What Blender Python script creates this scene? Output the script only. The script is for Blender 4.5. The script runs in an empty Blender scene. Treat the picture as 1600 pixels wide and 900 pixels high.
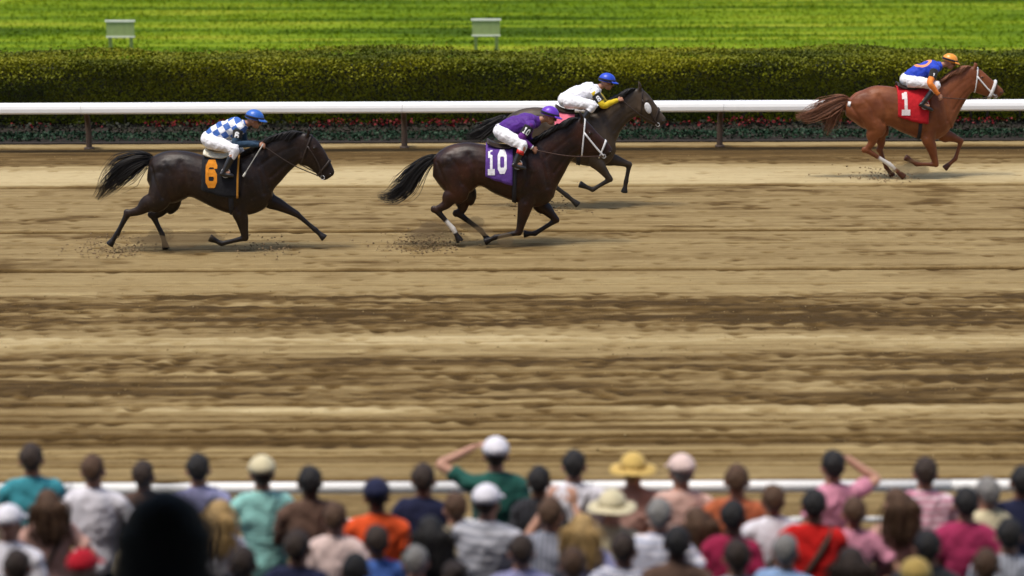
import bpy, bmesh, math
import numpy as np
from mathutils import Vector, Matrix
from mathutils.bvhtree import BVHTree

SC = bpy.context.scene
COL = SC.collection
R = math.radians
rng = np.random.default_rng(7)

# ------------------------------------------------------------ camera, sky, sun, exposure
cam_d = bpy.data.cameras.new('camera')
cam = bpy.data.objects.new('camera', cam_d)
COL.objects.link(cam)
cam_d.sensor_width = 36.0
cam_d.lens = 36.0 * 3550 / 1600
cam_d.clip_end = 3000
cam_d.dof.use_dof = True
cam_d.dof.focus_distance = 37.0
cam_d.dof.aperture_fstop = 0.8
cam.matrix_world = (Matrix.Translation((0, 0, 6.4)) @ Matrix.Rotation(R(90 - 11.48), 4, 'X')
                    @ Matrix.Rotation(R(-0.21), 4, 'Z'))
SC.camera = cam

SUN_EL, SUN_AZ = 70.0, 226.0          # azimuth clockwise from +Y: high, to the left and a little behind the camera
wd = bpy.data.worlds.new('World')
SC.world = wd
wd.use_nodes = True
nt = wd.node_tree
sky = nt.nodes.new('ShaderNodeTexSky')
sky.sky_type = 'NISHITA'
sky.sun_disc = False
sky.sun_elevation = R(SUN_EL)
sky.sun_rotation = R(SUN_AZ)
sky.dust_density = 3.0
nt.links.new(sky.outputs[0], nt.nodes['Background'].inputs[0])
nt.nodes['Background'].inputs[1].default_value = 0.13
sl = bpy.data.lights.new('sun', 'SUN')
sl.energy = 2.1
sl.angle = R(12)
sl.color = (1.0, 0.95, 0.87)
sun = bpy.data.objects.new('sun', sl)
COL.objects.link(sun)
sd = Vector((math.sin(R(SUN_AZ)) * math.cos(R(SUN_EL)), math.cos(R(SUN_AZ)) * math.cos(R(SUN_EL)), math.sin(R(SUN_EL))))
sun.rotation_euler = sd.to_track_quat('Z', 'Y').to_euler()
sun.location = (0, 0, 60)
SC.view_settings.view_transform = 'Standard'
SC.view_settings.look = 'None'
SC.view_settings.exposure = 0.52
SC.view_settings.gamma = 1.0
SC.cycles.use_denoising = True
SC.cycles.max_bounces = 6

# ------------------------------------------------------------ materials
MATS = {}
def nodes_of(m):
    m.use_nodes = True
    return m.node_tree, m.node_tree.nodes['Principled BSDF']

def mat(name, col, rough=0.7, var=0.18, scale=9.0, bump=0.0, bscale=60.0, spec=0.4, sheen=0.0, stretch=(1, 1, 1), col2=None):
    """one procedural material: colour varied by noise, optional fine bump"""
    if name in MATS:
        return MATS[name]
    m = bpy.data.materials.new(name)
    nt, b = nodes_of(m)
    N, L = nt.nodes, nt.links
    tc = N.new('ShaderNodeTexCoord')
    mp = N.new('ShaderNodeMapping')
    mp.inputs['Scale'].default_value = stretch
    L.new(tc.outputs['Object'], mp.inputs[0])
    nz = N.new('ShaderNodeTexNoise')
    nz.inputs['Scale'].default_value = scale
    nz.inputs['Detail'].default_value = 5
    L.new(mp.outputs[0], nz.inputs['Vector'])
    rp = N.new('ShaderNodeValToRGB')
    a = [max(0, c * (1 - var)) for c in col]
    c2 = [min(1, c * (1 + var)) for c in (col2 or col)]
    rp.color_ramp.elements[0].position = 0.3
    rp.color_ramp.elements[1].position = 0.7
    rp.color_ramp.elements[0].color = (*a, 1)
    rp.color_ramp.elements[1].color = (*c2, 1)
    L.new(nz.outputs['Fac'], rp.inputs[0])
    L.new(rp.outputs[0], b.inputs['Base Color'])
    b.inputs['Roughness'].default_value = rough
    b.inputs['Specular IOR Level'].default_value = spec
    if sheen:
        b.inputs['Sheen Weight'].default_value = sheen
        b.inputs['Sheen Roughness'].default_value = 0.4
    if bump:
        n2 = N.new('ShaderNodeTexNoise')
        n2.inputs['Scale'].default_value = bscale
        n2.inputs['Detail'].default_value = 4
        L.new(mp.outputs[0], n2.inputs['Vector'])
        bp = N.new('ShaderNodeBump')
        bp.inputs['Strength'].default_value = bump
        bp.inputs['Distance'].default_value = 0.02
        L.new(n2.outputs['Fac'], bp.inputs['Height'])
        L.new(bp.outputs[0], b.inputs['Normal'])
    MATS[name] = m
    return m

def fabric(name, col, rough=0.85):
    return mat('fabric_' + name, col, rough, 0.12, 14, 0.55, 17, 0.2, 0.15)

def skin(name, col):
    return mat('skin_' + name, col, 0.5, 0.12, 25, 0.1, 150, 0.35)

def attr_mat(name, attr, stops, rough=0.9, bump=0.0, bscale=40, stretch=(1, 1, 1), spec=0.2, mix=0.25, scale=3.0, detail=8):
    """colour ramp driven by a stored attribute plus fine noise"""
    m = bpy.data.materials.new(name)
    nt, b = nodes_of(m)
    N, L = nt.nodes, nt.links
    at = N.new('ShaderNodeAttribute')
    at.attribute_name = attr
    tc = N.new('ShaderNodeTexCoord')
    mp = N.new('ShaderNodeMapping')
    mp.inputs['Scale'].default_value = stretch
    L.new(tc.outputs['Object'], mp.inputs[0])
    nz = N.new('ShaderNodeTexNoise')
    nz.inputs['Scale'].default_value = scale
    nz.inputs['Detail'].default_value = detail
    nz.inputs['Roughness'].default_value = 0.7
    L.new(mp.outputs[0], nz.inputs['Vector'])
    ma = N.new('ShaderNodeMath'); ma.operation = 'MULTIPLY_ADD'
    L.new(nz.outputs['Fac'], ma.inputs[0])
    ma.inputs[1].default_value = mix
    ma.inputs[2].default_value = -mix / 2
    ad = N.new('ShaderNodeMath'); ad.operation = 'ADD'
    L.new(ma.outputs[0], ad.inputs[0]); L.new(at.outputs['Fac'], ad.inputs[1])
    rp = N.new('ShaderNodeValToRGB')
    el = rp.color_ramp.elements
    while len(el) < len(stops): el.new(0.5)
    for e, (p, c) in zip(el, stops):
        e.position = p; e.color = (*c, 1)
    L.new(ad.outputs[0], rp.inputs[0])
    L.new(rp.outputs[0], b.inputs['Base Color'])
    b.inputs['Roughness'].default_value = rough
    b.inputs['Specular IOR Level'].default_value = spec
    if bump:
        n2 = N.new('ShaderNodeTexNoise')
        n2.inputs['Scale'].default_value = bscale
        n2.inputs['Detail'].default_value = 6
        L.new(tc.outputs['Object'], n2.inputs['Vector'])
        bp = N.new('ShaderNodeBump')
        bp.inputs['Strength'].default_value = bump
        bp.inputs['Distance'].default_value = 0.03
        L.new(n2.outputs['Fac'], bp.inputs['Height'])
        L.new(bp.outputs[0], b.inputs['Normal'])
    return m

# ------------------------------------------------------------ objects
def props(o, label=None, cat=None, group=None, kind=None):
    if label: o['label'] = label
    if cat: o['category'] = cat
    if group: o['group'] = group
    if kind: o['kind'] = kind
    return o

def link(name, me, m=None, parent=None, smooth=True, objmat=False, loc=None):
    o = bpy.data.objects.new(name, me)
    COL.objects.link(o)
    if smooth and len(me.polygons):
        me.polygons.foreach_set('use_smooth', np.ones(len(me.polygons), bool))
    if m is not None:
        if objmat:
            if not me.materials: me.materials.append(None)
            o.material_slots[0].link = 'OBJECT'
            o.material_slots[0].material = m
        elif not me.materials:
            me.materials.append(m)
    if parent: o.parent = parent
    if loc is not None: o.location = loc
    return o

def empty(name, loc, rz=0.0):
    o = bpy.data.objects.new(name, None)
    o.empty_display_size = 0.2
    COL.objects.link(o)
    o.location = loc
    o.rotation_euler = (0, 0, rz)
    return o

def mesh(name, parts, off=(0, 0, 0)):
    """parts = list of (verts, faces) joined into one mesh"""
    V, F, n = [], [], 0
    for v, f in parts:
        v = np.asarray(v, float) - np.asarray(off)
        V.append(v)
        F += [tuple(i + n for i in q) for q in f]
        n += len(v)
    me = bpy.data.meshes.new(name)
    me.from_pydata(np.concatenate(V).tolist(), [], F)
    me.update()
    return me

def quadmesh(name, V, Q, tone=None):
    """big mesh from numpy arrays of verts and quads (or triangles)"""
    me = bpy.data.meshes.new(name)
    k = Q.shape[1]
    me.vertices.add(len(V)); me.vertices.foreach_set('co', np.ascontiguousarray(V, np.float32).ravel())
    me.loops.add(Q.size); me.loops.foreach_set('vertex_index', Q.astype(np.int32).ravel())
    me.polygons.add(len(Q)); me.polygons.foreach_set('loop_start', np.arange(0, Q.size, k, dtype=np.int32))
    me.update(calc_edges=True)
    if tone is not None:
        a = me.attributes.new('tone', 'FLOAT', 'POINT')
        a.data.foreach_set('value', tone.astype(np.float32).ravel())
    me.validate()
    return me

def remesh(name, parts, voxel, smooth=3, off=(0, 0, 0)):
    """closed overlapping shapes fused into one continuous surface"""
    me = mesh('tmp', parts, off)
    o = bpy.data.objects.new('tmp', me)
    COL.objects.link(o)
    md = o.modifiers.new('r', 'REMESH'); md.mode = 'VOXEL'; md.voxel_size = voxel
    if smooth:
        ms = o.modifiers.new('s', 'SMOOTH'); ms.iterations = smooth; ms.factor = 0.5
    dg = bpy.context.evaluated_depsgraph_get()
    out = bpy.data.meshes.new_from_object(o.evaluated_get(dg))
    out.name = name
    bpy.data.objects.remove(o); bpy.data.meshes.remove(me)
    return out

def folds(me, amp, fx, fz, seed):
    n = len(me.vertices)
    V = np.empty(n * 3, np.float32); me.vertices.foreach_get('co', V); V = V.reshape(-1, 3).astype(float)
    Nr = np.empty(n * 3, np.float32); me.vertices.foreach_get('normal', Nr); Nr = Nr.reshape(-1, 3).astype(float)
    a = fbm(V[:, 0] * fx + V[:, 1] * fx * .5 + 40, V[:, 2] * fz + V[:, 0] * fz * .3 + 40, seed, 3) - .5
    b = np.abs(fbm(V[:, 0] * fx * .7 + V[:, 1] * fx * .6 + 80, V[:, 2] * fz * .6 - V[:, 0] * fz * .5 + 80, seed + 9, 2) - .5)
    V += Nr * (amp * (a * 1.6 - b * 2.0 + .45))[:, None]
    me.vertices.foreach_set('co', V.astype(np.float32).ravel()); me.update()
    return me

# ------------------------------------------------------------ shapes
def loft(rings):
    n = len(rings[0]); V = np.concatenate(rings); F = []
    for i in range(len(rings) - 1):
        for j in range(n):
            k = (j + 1) % n
            F.append((i * n + j, i * n + k, (i + 1) * n + k, (i + 1) * n + j))
    F.append(tuple(range(n))[::-1])
    F.append(tuple((len(rings) - 1) * n + j for j in range(n)))
    return V, F

def cr(P, sub):
    """Catmull-Rom through rows of P"""
    P = np.asarray(P, float)
    Q = np.vstack([2 * P[0] - P[1], P, 2 * P[-1] - P[-2]])
    out = []
    for i in range(1, len(Q) - 2):
        for t in np.linspace(0, 1, sub, endpoint=False):
            a, b, c, d = Q[i - 1], Q[i], Q[i + 1], Q[i + 2]
            out.append(0.5 * (2 * b + (c - a) * t + (2 * a - 5 * b + 4 * c - d) * t * t + (3 * b - a - 3 * c + d) * t ** 3))
    out.append(P[-1])
    return np.array(out)

def limb(pts, rad, lat=1.0, n=12, sub=4, hint=(0, 1, 0)):
    pts = np.asarray(pts, float); rad = np.asarray(rad, float)
    if len(pts) > 2:
        S = cr(np.column_stack([pts, rad]), sub)
        C, rr = S[:, :3], np.maximum(S[:, 3], 0.002)
    else:
        C, rr = pts, rad
    lat = np.interp(np.linspace(0, 1, len(C)), np.linspace(0, 1, len(np.atleast_1d(lat))), np.atleast_1d(lat))
    T = np.gradient(C, axis=0)
    T /= np.linalg.norm(T, axis=1)[:, None] + 1e-9
    ph = np.linspace(0, 2 * np.pi, n, endpoint=False)
    rings = []
    h = np.asarray(hint, float)
    for c, t, r, l in zip(C, T, rr, lat):
        b = h - t * h.dot(t)
        if np.linalg.norm(b) < 0.05: b = np.cross(t, (1, 0, 0))
        b /= np.linalg.norm(b)
        a = np.cross(t, b)
        rings.append(c + r * (np.cos(ph)[:, None] * a + l * np.sin(ph)[:, None] * b))
    return loft(rings)

def ellipsoid(c, r, rot=None, n=14, m=9):
    V, F = [], []
    for i in range(1, m):
        th = np.pi * i / m
        for j in range(n):
            p = 2 * np.pi * j / n
            V.append((math.sin(th) * math.cos(p), math.sin(th) * math.sin(p), math.cos(th)))
    V.append((0, 0, 1)); V.append((0, 0, -1))
    for i in range(m - 2):
        for j in range(n):
            k = (j + 1) % n
            F.append((i * n + j, (i + 1) * n + j, (i + 1) * n + k, i * n + k))
    t, b = len(V) - 2, len(V) - 1
    for j in range(n):
        k = (j + 1) % n
        F.append((t, j, k)); F.append((b, (m - 2) * n + k, (m - 2) * n + j))
    V = np.array(V) * np.asarray(r)
    if rot is not None: V = V @ np.asarray(rot).T
    return V + np.asarray(c), F

def box(x0, x1, y0, y1, z0, z1):
    V = np.array([(x, y, z) for x in (x0, x1) for y in (y0, y1) for z in (z0, z1)], float)
    return V, [(0, 1, 3, 2), (4, 6, 7, 5), (0, 4, 5, 1), (2, 3, 7, 6), (0, 2, 6, 4), (1, 5, 7, 3)]

def extrude_x(prof, x0, x1):
    """profile in (y, z) swept along x"""
    p = np.asarray(prof, float)
    r0 = np.column_stack([np.full(len(p), x0), p]); r1 = np.column_stack([np.full(len(p), x1), p])
    return loft([r0, r1])

def grid_patch(P):
    """(n,m,3) array of points to one sheet"""
    n, m = P.shape[:2]
    F = [(i * m + j, i * m + j + 1, (i + 1) * m + j + 1, (i + 1) * m + j) for i in range(n - 1) for j in range(m - 1)]
    return P.reshape(-1, 3), F

def shell(P, th):
    """a sheet given thickness along its own normal"""
    dn = np.cross(np.gradient(P, axis=0), np.gradient(P, axis=1))
    dn /= np.linalg.norm(dn, axis=2)[..., None] + 1e-9
    A, F = grid_patch(P); B, _ = grid_patch(P + dn * th)
    n, m = P.shape[:2]; k = len(A)
    G = F + [tuple(k + i for i in q[::-1]) for q in F]
    ring = [j for j in range(m)] + [i * m + m - 1 for i in range(1, n)] + [(n - 1) * m + j for j in range(m - 2, -1, -1)] + [i * m for i in range(n - 2, 0, -1)]
    for a, b in zip(ring, ring[1:] + ring[:1]): G.append((b, a, k + a, k + b))
    return np.concatenate([A, B]), G

def noise2(x, y, seed):
    """smooth value noise on numpy arrays"""
    g = np.random.default_rng(seed).random((256, 256))
    xi, yi = np.floor(x).astype(int), np.floor(y).astype(int)
    fx, fy = x - xi, y - yi
    fx = fx * fx * (3 - 2 * fx); fy = fy * fy * (3 - 2 * fy)
    a, b = g[xi % 256, yi % 256], g[(xi + 1) % 256, yi % 256]
    c, d = g[xi % 256, (yi + 1) % 256], g[(xi + 1) % 256, (yi + 1) % 256]
    return (a * (1 - fx) + b * fx) * (1 - fy) + (c * (1 - fx) + d * fx) * fy

def fbm(x, y, seed, o=4):
    s, a, t = 0, 1, 0
    for i in range(o):
        s = s + a * noise2(x * 2 ** i + 17.3 * i, y * 2 ** i + 5.1 * i, seed + i); t += a; a *= 0.55
    return s / t

def scatter_leaves(P, size, up=0.3, aspect=0.6, seed=1):
    """one small bent leaf (two triangles) at each point"""
    r = np.random.default_rng(seed)
    n = len(P)
    d = r.normal(size=(n, 3)); d[:, 2] = d[:, 2] * 0.6 + up
    d /= np.linalg.norm(d, axis=1)[:, None]
    s = np.cross(d, r.normal(size=(n, 3))); s /= np.linalg.norm(s, axis=1)[:, None]
    L = size * r.uniform(0.6, 1.3, n)[:, None]
    V = np.stack([P - d * L * 0.5, P + s * L * aspect * 0.5, P + d * L * 0.5, P - s * L * aspect * 0.5], 1).reshape(-1, 3)
    return V, np.arange(4 * n).reshape(n, 4)

# ------------------------------------------------------------ the setting: dirt track, turf, beds
TRACK_Y0, TRACK_Y1 = 18.4, 46.55
SOIL = [(0.0, (0.49, 0.385, 0.205)), (0.25, (0.345, 0.256, 0.118)), (0.5, (0.235, 0.162, 0.068)), (0.75, (0.118, 0.071, 0.023)), (1.0, (0.06, 0.035, 0.011))]

def make_track():
    x = np.linspace(-17, 17, 760); y = np.linspace(TRACK_Y0, TRACK_Y1, 940)
    X, Y = np.meshgrid(x, y, indexing='ij')
    # tone of the soil across the track: 0 dry and pale, 1 damp and dark (a property of the harrowed lanes)
    py = [18.4, 20.8, 21.9, 22.3, 22.6, 23.0, 23.2, 23.45, 23.7, 24.0, 24.3, 24.6, 25.0, 25.8, 26.6, 27.3, 27.8, 28.3, 28.8, 29.2, 30.2, 30.9, 31.3, 32.4, 33.0, 34.5, 36.0, 37.5, 39.0, 40.4, 40.9, 41.1, 42.8, 43.3, 43.7, 44.6, 45.6, 45.9, 46.2, 46.6]
    pt = [.50, .48, .46, .38, .54, .26, .64, .60, .58, .56, .48, .26, .58, .62, .60, .52, .27, .25, .46, .68, .72, .66, .28, .27, .33, .35, .35, .36, .38, .38, .30, .02, .0, .14, .55, .68, .70, .58, .20, .28]
    tone = np.interp(Y + 0.12 * (fbm(X * .25, Y * .4, 3) - .5), py, pt)
    streak = fbm(X * 0.55, Y * 4.2, 11, 4) - .5
    fine = fbm(X * 1.1, Y * 14, 23, 3) - .5
    patch = fbm(X * 0.8, Y * 1.7, 31, 4)
    churn = np.clip(np.interp(Y, [22.8, 23.3, 24.5, 25, 27.2, 27.8, 28.6, 29, 31, 31.4, 34, 36.5, 40, 40.8, 41.3, 43.2, 43.8, 46], [.2, .35, .45, .9, .9, .35, .4, 1, 1, .06, .12, .16, .16, .1, .06, .1, .4, .25]), 0, 1)
    long_ = fbm(X * 0.22, Y * 7.5, 29, 3) - .5
    tone = tone + .10 + (0.16 + 0.95 * churn) * streak + (.14 + .34 * churn) * fine + (.20 + .25 * churn) * long_
    spot = np.clip((patch - 0.58) * 5, 0, 1) * np.interp(Y, [31.3, 33, 41, 41.3], [0, .33, .33, 0])
    tone = tone + spot
    Z = 0.016 * churn * streak + 0.014 * (0.3 + churn) * fine + (.008 + .016 * churn) * (fbm(X * 4.5, Y * 6, 41, 3) - .5)
    # hoof prints, thickest in the churned lanes
    r = np.random.default_rng(5)
    n = 0
    while n < 6500:
        px, pz = r.uniform(-16.8, 16.8), r.uniform(22.6, 44.5)
        cu = np.interp(pz, y, churn[0])
        if r.random() > cu + .05: continue
        n += 1
        i0, i1 = np.searchsorted(x, (px - .3, px + .3)); j0, j1 = np.searchsorted(y, (pz - .2, pz + .2))
        dx, dy = X[i0:i1, j0:j1] - px, Y[i0:i1, j0:j1] - pz
        rr = (dx / .10) ** 2 + (dy / .075) ** 2; q = np.exp(-rr * rr); lip = np.exp(-(((dx + .15) / .09) ** 2 + (dy / .09) ** 2))
        s = r.uniform(.5, 1.1)
        Z[i0:i1, j0:j1] += s * (-.018 * q + .004 * lip)
        tone[i0:i1, j0:j1] += s * (.20 * q - .05 * lip)
    # grooves left by the harrow frame and tractor wheels
    for gy, w, dpt, dk in [(40.79, .05, .04, .55), (36.13, .055, .055, .85), (32.84, .05, .055, .85), (31.75, .03, .015, .12), (24.93, .035, .03, .34), (23.55, .03, .03, .5), (23.9, .025, .02, .4), (24.18, .03, .025, .55), (23.3, .035, .03, .4), (22.75, .03, .03, .4), (22.4, .03, .02, .3), (21.9, .04, .03, .45), (22.95, .03, .02, .3), (24.45, .02, .02, .3), (26.4, .03, .02, .18), (30.0, .03, .02, .2), (45.9, .05, .03, .2), (39.6, .03, .01, .10), (35.0, .04, .01, .12)]:
        c = gy + 0.05 * (fbm(X * .08, X * 0 + gy, 51, 2) - .5)
        q = np.exp(-((Y - c) / w) ** 2) * (0.75 + .5 * (fbm(X * .6, X * 0 + gy * 3, 61, 2) - .2))
        up = np.exp(-((Y - c - 1.9 * w) / w) ** 2)
        Z += -dpt * q + dpt * .5 * up
        tone += dk * q - .10 * up
    # pale dry ridges
    for gy, w, lt in [(28.25, .16, .30), (24.68, .12, .34), (27.95, .08, .2), (23.06, .1, .2), (41.05, .10, .2), (42.0, .55, .2), (23.68, .05, .3), (24.05, .05, .25), (22.85, .06, .3), (46.05, .1, .22)]:
        q = np.exp(-((Y - gy) / w) ** 2) * np.clip(fbm(X * .35, X * 0 + gy, 71, 3) * 2.4 - .75, 0, 1)
        tone -= lt * q; Z += .02 * q
    tone = np.clip(tone, 0.02, 1)
    V = np.stack([X, Y, Z], -1).reshape(-1, 3)
    n, m = X.shape
    I = np.arange(n * m).reshape(n, m)
    Q = np.stack([I[:-1, :-1], I[1:, :-1], I[1:, 1:], I[:-1, 1:]], -1).reshape(-1, 4)
    me = quadmesh('track', V, Q, tone)
    o = link('track', me, attr_mat('soil', 'tone', SOIL, 0.95, 0.9, 45, (1, 2.5, 1), 0.12, 0.42, 5.0))
    props(o, kind='structure')
    for s in (-1, 1):                                     # the track runs on both ways
        v, f = box(min(s * 17.0, s * 160), max(s * 17.0, s * 160), TRACK_Y0, TRACK_Y1, -0.2, 0.0)
        e = link('track_beyond', mesh('track_beyond', [(v, f)]), mat('soil_far', (.36, .26, .13), .95, .35, 1.2, .5, 20, .15, stretch=(.3, 2, 1)), smooth=False)
        props(e, kind='structure')
make_track()

def make_soil_clods():
    r = np.random.default_rng(33)
    n = 9000
    px = r.uniform(-15, 15, n); py = np.concatenate([r.uniform(22.5, 31.2, n * 2 // 3), r.uniform(31.2, 45.5, n - n * 2 // 3)])
    keep = fbm(px * .6, py * 2.2, 37, 3) > r.random(n) * .6 + .2
    px, py = px[keep], py[keep]; n = len(px)
    u = r.uniform(.005, .015, n) * np.where(py > 31.2, .8, 1)
    base = np.array([(1, 0, 0), (-.5, .87, 0), (-.5, -.87, 0), (.3, .2, .9), (-.4, -.1, .7), (0, 0, -.5)], float)
    F0 = np.array([(0, 1, 3), (1, 4, 3), (1, 2, 4), (2, 0, 3), (2, 3, 4), (1, 0, 5), (2, 1, 5), (0, 2, 5)])
    a = r.uniform(0, 6.28, n); co, si = np.cos(a), np.sin(a)
    B = base[None] * (1 + r.normal(0, .18, (n, 6, 3)))
    V = np.stack([B[..., 0] * co[:, None] - B[..., 1] * si[:, None], B[..., 0] * si[:, None] + B[..., 1] * co[:, None], B[..., 2] * .8], -1) * u[:, None, None]
    V += np.stack([px, py, u * .2 + .002], -1)[:, None]
    Q = (F0[None] + 6 * np.arange(n)[:, None, None]).reshape(-1, 3)
    o = link('soil_crumbs', quadmesh('soil_crumbs', V.reshape(-1, 3), Q, np.repeat(np.clip(r.normal(.5, .2, n), 0, 1), 6)), bpy.data.materials['soil'], smooth=False)
    props(o, 'crumbs of loose brown soil lying on the track', 'soil', kind='stuff')
make_soil_clods()

GRASS_STOPS = [(0.0, (0.042, 0.078, 0.002)), (0.4, (0.10, 0.165, 0.004)), (0.7, (0.165, 0.23, 0.008)), (1.0, (0.25, 0.275, 0.02))]
def make_ground():
    v = np.array([(-900, -40, -.12), (900, -40, -.12), (900, 1800, -.12), (-900, 1800, -.12)], float)
    o = link('ground', mesh('ground', [(v, [(0, 1, 2, 3)])]), mat('ground_earth', (.08, .12, .02), .95, .3, .4, stretch=(.3, 1, 1)), smooth=False)
    props(o, kind='structure')
    # infield turf, gently uneven, mown in long passes
    x = np.linspace(-30, 30, 240); y = np.linspace(51.0, 130, 330)
    X, Y = np.meshgrid(x, y, indexing='ij')
    tone = .44 + 2.1 * (fbm(X * .10, Y * 1.1, 81, 5) - .5) + .10 * np.sin(Y * 1.1) + .25 * np.exp(-((Y - 66.5) / 1.2) ** 2)
    Z = .05 * (fbm(X * .4, Y * .6, 91, 3) - .5) - .01
    V = np.stack([X, Y, Z], -1).reshape(-1, 3); n, m = X.shape
    I = np.arange(n * m).reshape(n, m)
    Q = np.stack([I[:-1, :-1], I[1:, :-1], I[1:, 1:], I[:-1, 1:]], -1).reshape(-1, 4)
    gm = attr_mat('turf_grass', 'tone', GRASS_STOPS, 0.9, 0.35, 25, (.25, 1.2, 1), 0.05, 0.5, 1.6)
    o = link('turf', quadmesh('turf', V, Q, tone), gm)
    props(o, kind='structure')
    r = np.random.default_rng(9)
    n = 90000
    P = np.column_stack([r.uniform(-19, 19, n), r.uniform(60, 92, n), np.zeros(n)])
    keep = fbm(P[:, 0] * .35, P[:, 1] * 1.1, 95, 3) > r.random(n) * .75 + .1
    P = P[keep]; n = len(P)
    h = r.uniform(.03, .075, n)[:, None]; w = r.uniform(.02, .05, n)[:, None]
    a = r.uniform(0, 2 * np.pi, n)
    d = np.column_stack([np.cos(a), np.sin(a), np.zeros(n)])
    lean = np.column_stack([r.normal(0, .04, n), r.normal(0, .04, n), np.zeros(n)])
    V = np.stack([P - d * w, P + d * w, P + lean + np.array([0, 0, 1]) * h], 1).reshape(-1, 3)
    t = np.repeat(np.clip(.46 + 2.1 * (fbm(P[:, 0] * .10, P[:, 1] * 1.1, 81, 5) - .5) + r.normal(0, .06, n), 0, 1), 3)
    g = link('grass', quadmesh('grass', V, np.arange(3 * n).reshape(n, 3), t), gm, smooth=False)
    props(g, 'mown green grass of the infield behind the hedge', 'grass', kind='stuff')
    # planting bed behind the rail
    v, f = box(-30, 30, TRACK_Y1, 51.0, -.2, .03)
    props(link('planting_bed', mesh('planting_bed', [(v, f)]), mat('bed_soil_shaded', (.022, .015, .010), .95, .4, 6, .6, 30), smooth=False), kind='structure')  # near-black colour stands in for shade over the bed
make_ground()

def leaf_mat(name, a, b, c):
    return attr_mat(name, 'tone', [(0, a), (.5, b), (1, c)], .6, 0, 1, (1, 1, 1), .2, .1, 3)

def make_hedge():
    root = empty('hedge', (0, 49.9, 0.03))
    props(root, 'long clipped green hedge behind the white inside rail', 'hedge')
    r = np.random.default_rng(12)
    def front(x, z): return -1.10 + .50 * np.clip((1.15 - z) / .85, 0, 1) ** .8 + .34 * (fbm(x * .6, z * 1.1, 101, 3) - .5) * 2
    def top(x, y): return 1.46 + .17 * (fbm(x * .55, y * .7, 103, 4) - .5) * 2 + .03
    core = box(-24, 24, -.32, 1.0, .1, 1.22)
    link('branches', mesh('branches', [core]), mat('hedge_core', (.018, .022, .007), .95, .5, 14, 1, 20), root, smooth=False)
    n1, n2 = 125000, 95000
    x = r.uniform(-22, 22, n1); z = r.uniform(.04, 1.5, n1)
    P1 = np.column_stack([x, front(x, z) + np.abs(r.normal(0, .13, n1)) - .06 + .10 * np.clip(z - 1.3, 0, 1), z])
    x = r.uniform(-22, 22, n2); y = r.uniform(-1.1, 1.25, n2)
    P2 = np.column_stack([x, y, top(x, y) - np.abs(r.normal(0, .06, n2)) + .12 * r.random(n2) * (r.random(n2) < .05)])
    x = r.uniform(-22, 22, 34000); y = r.uniform(-1.2, -.7, 34000)
    P3 = np.column_stack([x, y, top(x, y) - .22 * r.random(34000) - .25 * np.clip(-1.0 - y, 0, 1)])
    P = np.concatenate([P1, P2, P3])
    V, Q = scatter_leaves(P, .060, .35, .65, 13)
    cl = fbm(P[:, 0] * .35, P[:, 2] * 1.4 + P[:, 1] * .7, 107, 4)
    tone = np.repeat(np.clip(.47 + 2.6 * (cl - .5) + r.normal(0, .06, len(P)), 0, 1), 4)
    props(link('foliage', quadmesh('foliage', V, Q, tone), leaf_mat('hedge_leaf', (.06, .074, .001), (.13, .14, .002), (.21, .205, .003)), root, smooth=False), kind='stuff')
    stem = []
    for x in np.arange(-22, 22, .5):
        x += r.uniform(-.15, .15)
        stem.append(limb([(x, -.5, -.05), (x + r.uniform(-.1, .1), -.6, .5), (x + r.uniform(-.2, .2), -.7, 1.1)], [.03, .02, .01], 1, 6, 2))
    props(link('stems', mesh('stems', stem), mat('hedge_bark', (.06, .042, .028), .9), root), kind='stuff')

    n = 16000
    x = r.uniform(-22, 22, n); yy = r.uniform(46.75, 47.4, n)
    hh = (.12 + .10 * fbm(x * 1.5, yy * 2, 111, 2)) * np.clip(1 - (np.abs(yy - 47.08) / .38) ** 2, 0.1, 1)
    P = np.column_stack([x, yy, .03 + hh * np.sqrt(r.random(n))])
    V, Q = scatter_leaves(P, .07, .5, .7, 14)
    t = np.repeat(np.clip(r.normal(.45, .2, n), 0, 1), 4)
    props(link('ground_cover', quadmesh('ground_cover', V, Q, t), leaf_mat('cover_leaf_shaded', (.006, .020, .008), (.014, .040, .018), (.03, .06, .025)), smooth=False),  # leaf colours darkened to carry the shade behind the rail
          'low green border plants along the inside rail, coloured dark for shade', 'plants', kind='stuff')
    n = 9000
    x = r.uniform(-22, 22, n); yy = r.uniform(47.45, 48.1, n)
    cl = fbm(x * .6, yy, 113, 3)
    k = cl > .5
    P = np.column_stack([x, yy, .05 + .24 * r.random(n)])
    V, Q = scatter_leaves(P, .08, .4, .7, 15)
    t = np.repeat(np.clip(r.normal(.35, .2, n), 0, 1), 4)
    props(link('flower_leaves', quadmesh('flower_leaves', V, Q, t), leaf_mat('bedding_leaf_shaded', (.010, .012, .005), (.02, .022, .008), (.035, .035, .012)), smooth=False),  # leaf tones blackened in place of the hedge's shade
          'leaves of the red bedding flowers under the hedge, coloured dark for shade', 'plants', kind='stuff')
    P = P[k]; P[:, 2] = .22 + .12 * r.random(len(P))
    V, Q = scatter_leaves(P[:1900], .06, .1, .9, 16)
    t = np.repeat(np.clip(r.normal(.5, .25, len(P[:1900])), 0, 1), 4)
    props(link('flowers', quadmesh('flowers', V, Q, t), leaf_mat('red_petal_shaded', (.06, .003, .003), (.12, .005, .006), (.17, .009, .009)), smooth=False),  # reds dimmed: the shade below the hedge is painted into the petals
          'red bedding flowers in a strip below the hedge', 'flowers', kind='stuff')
make_hedge()

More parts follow.
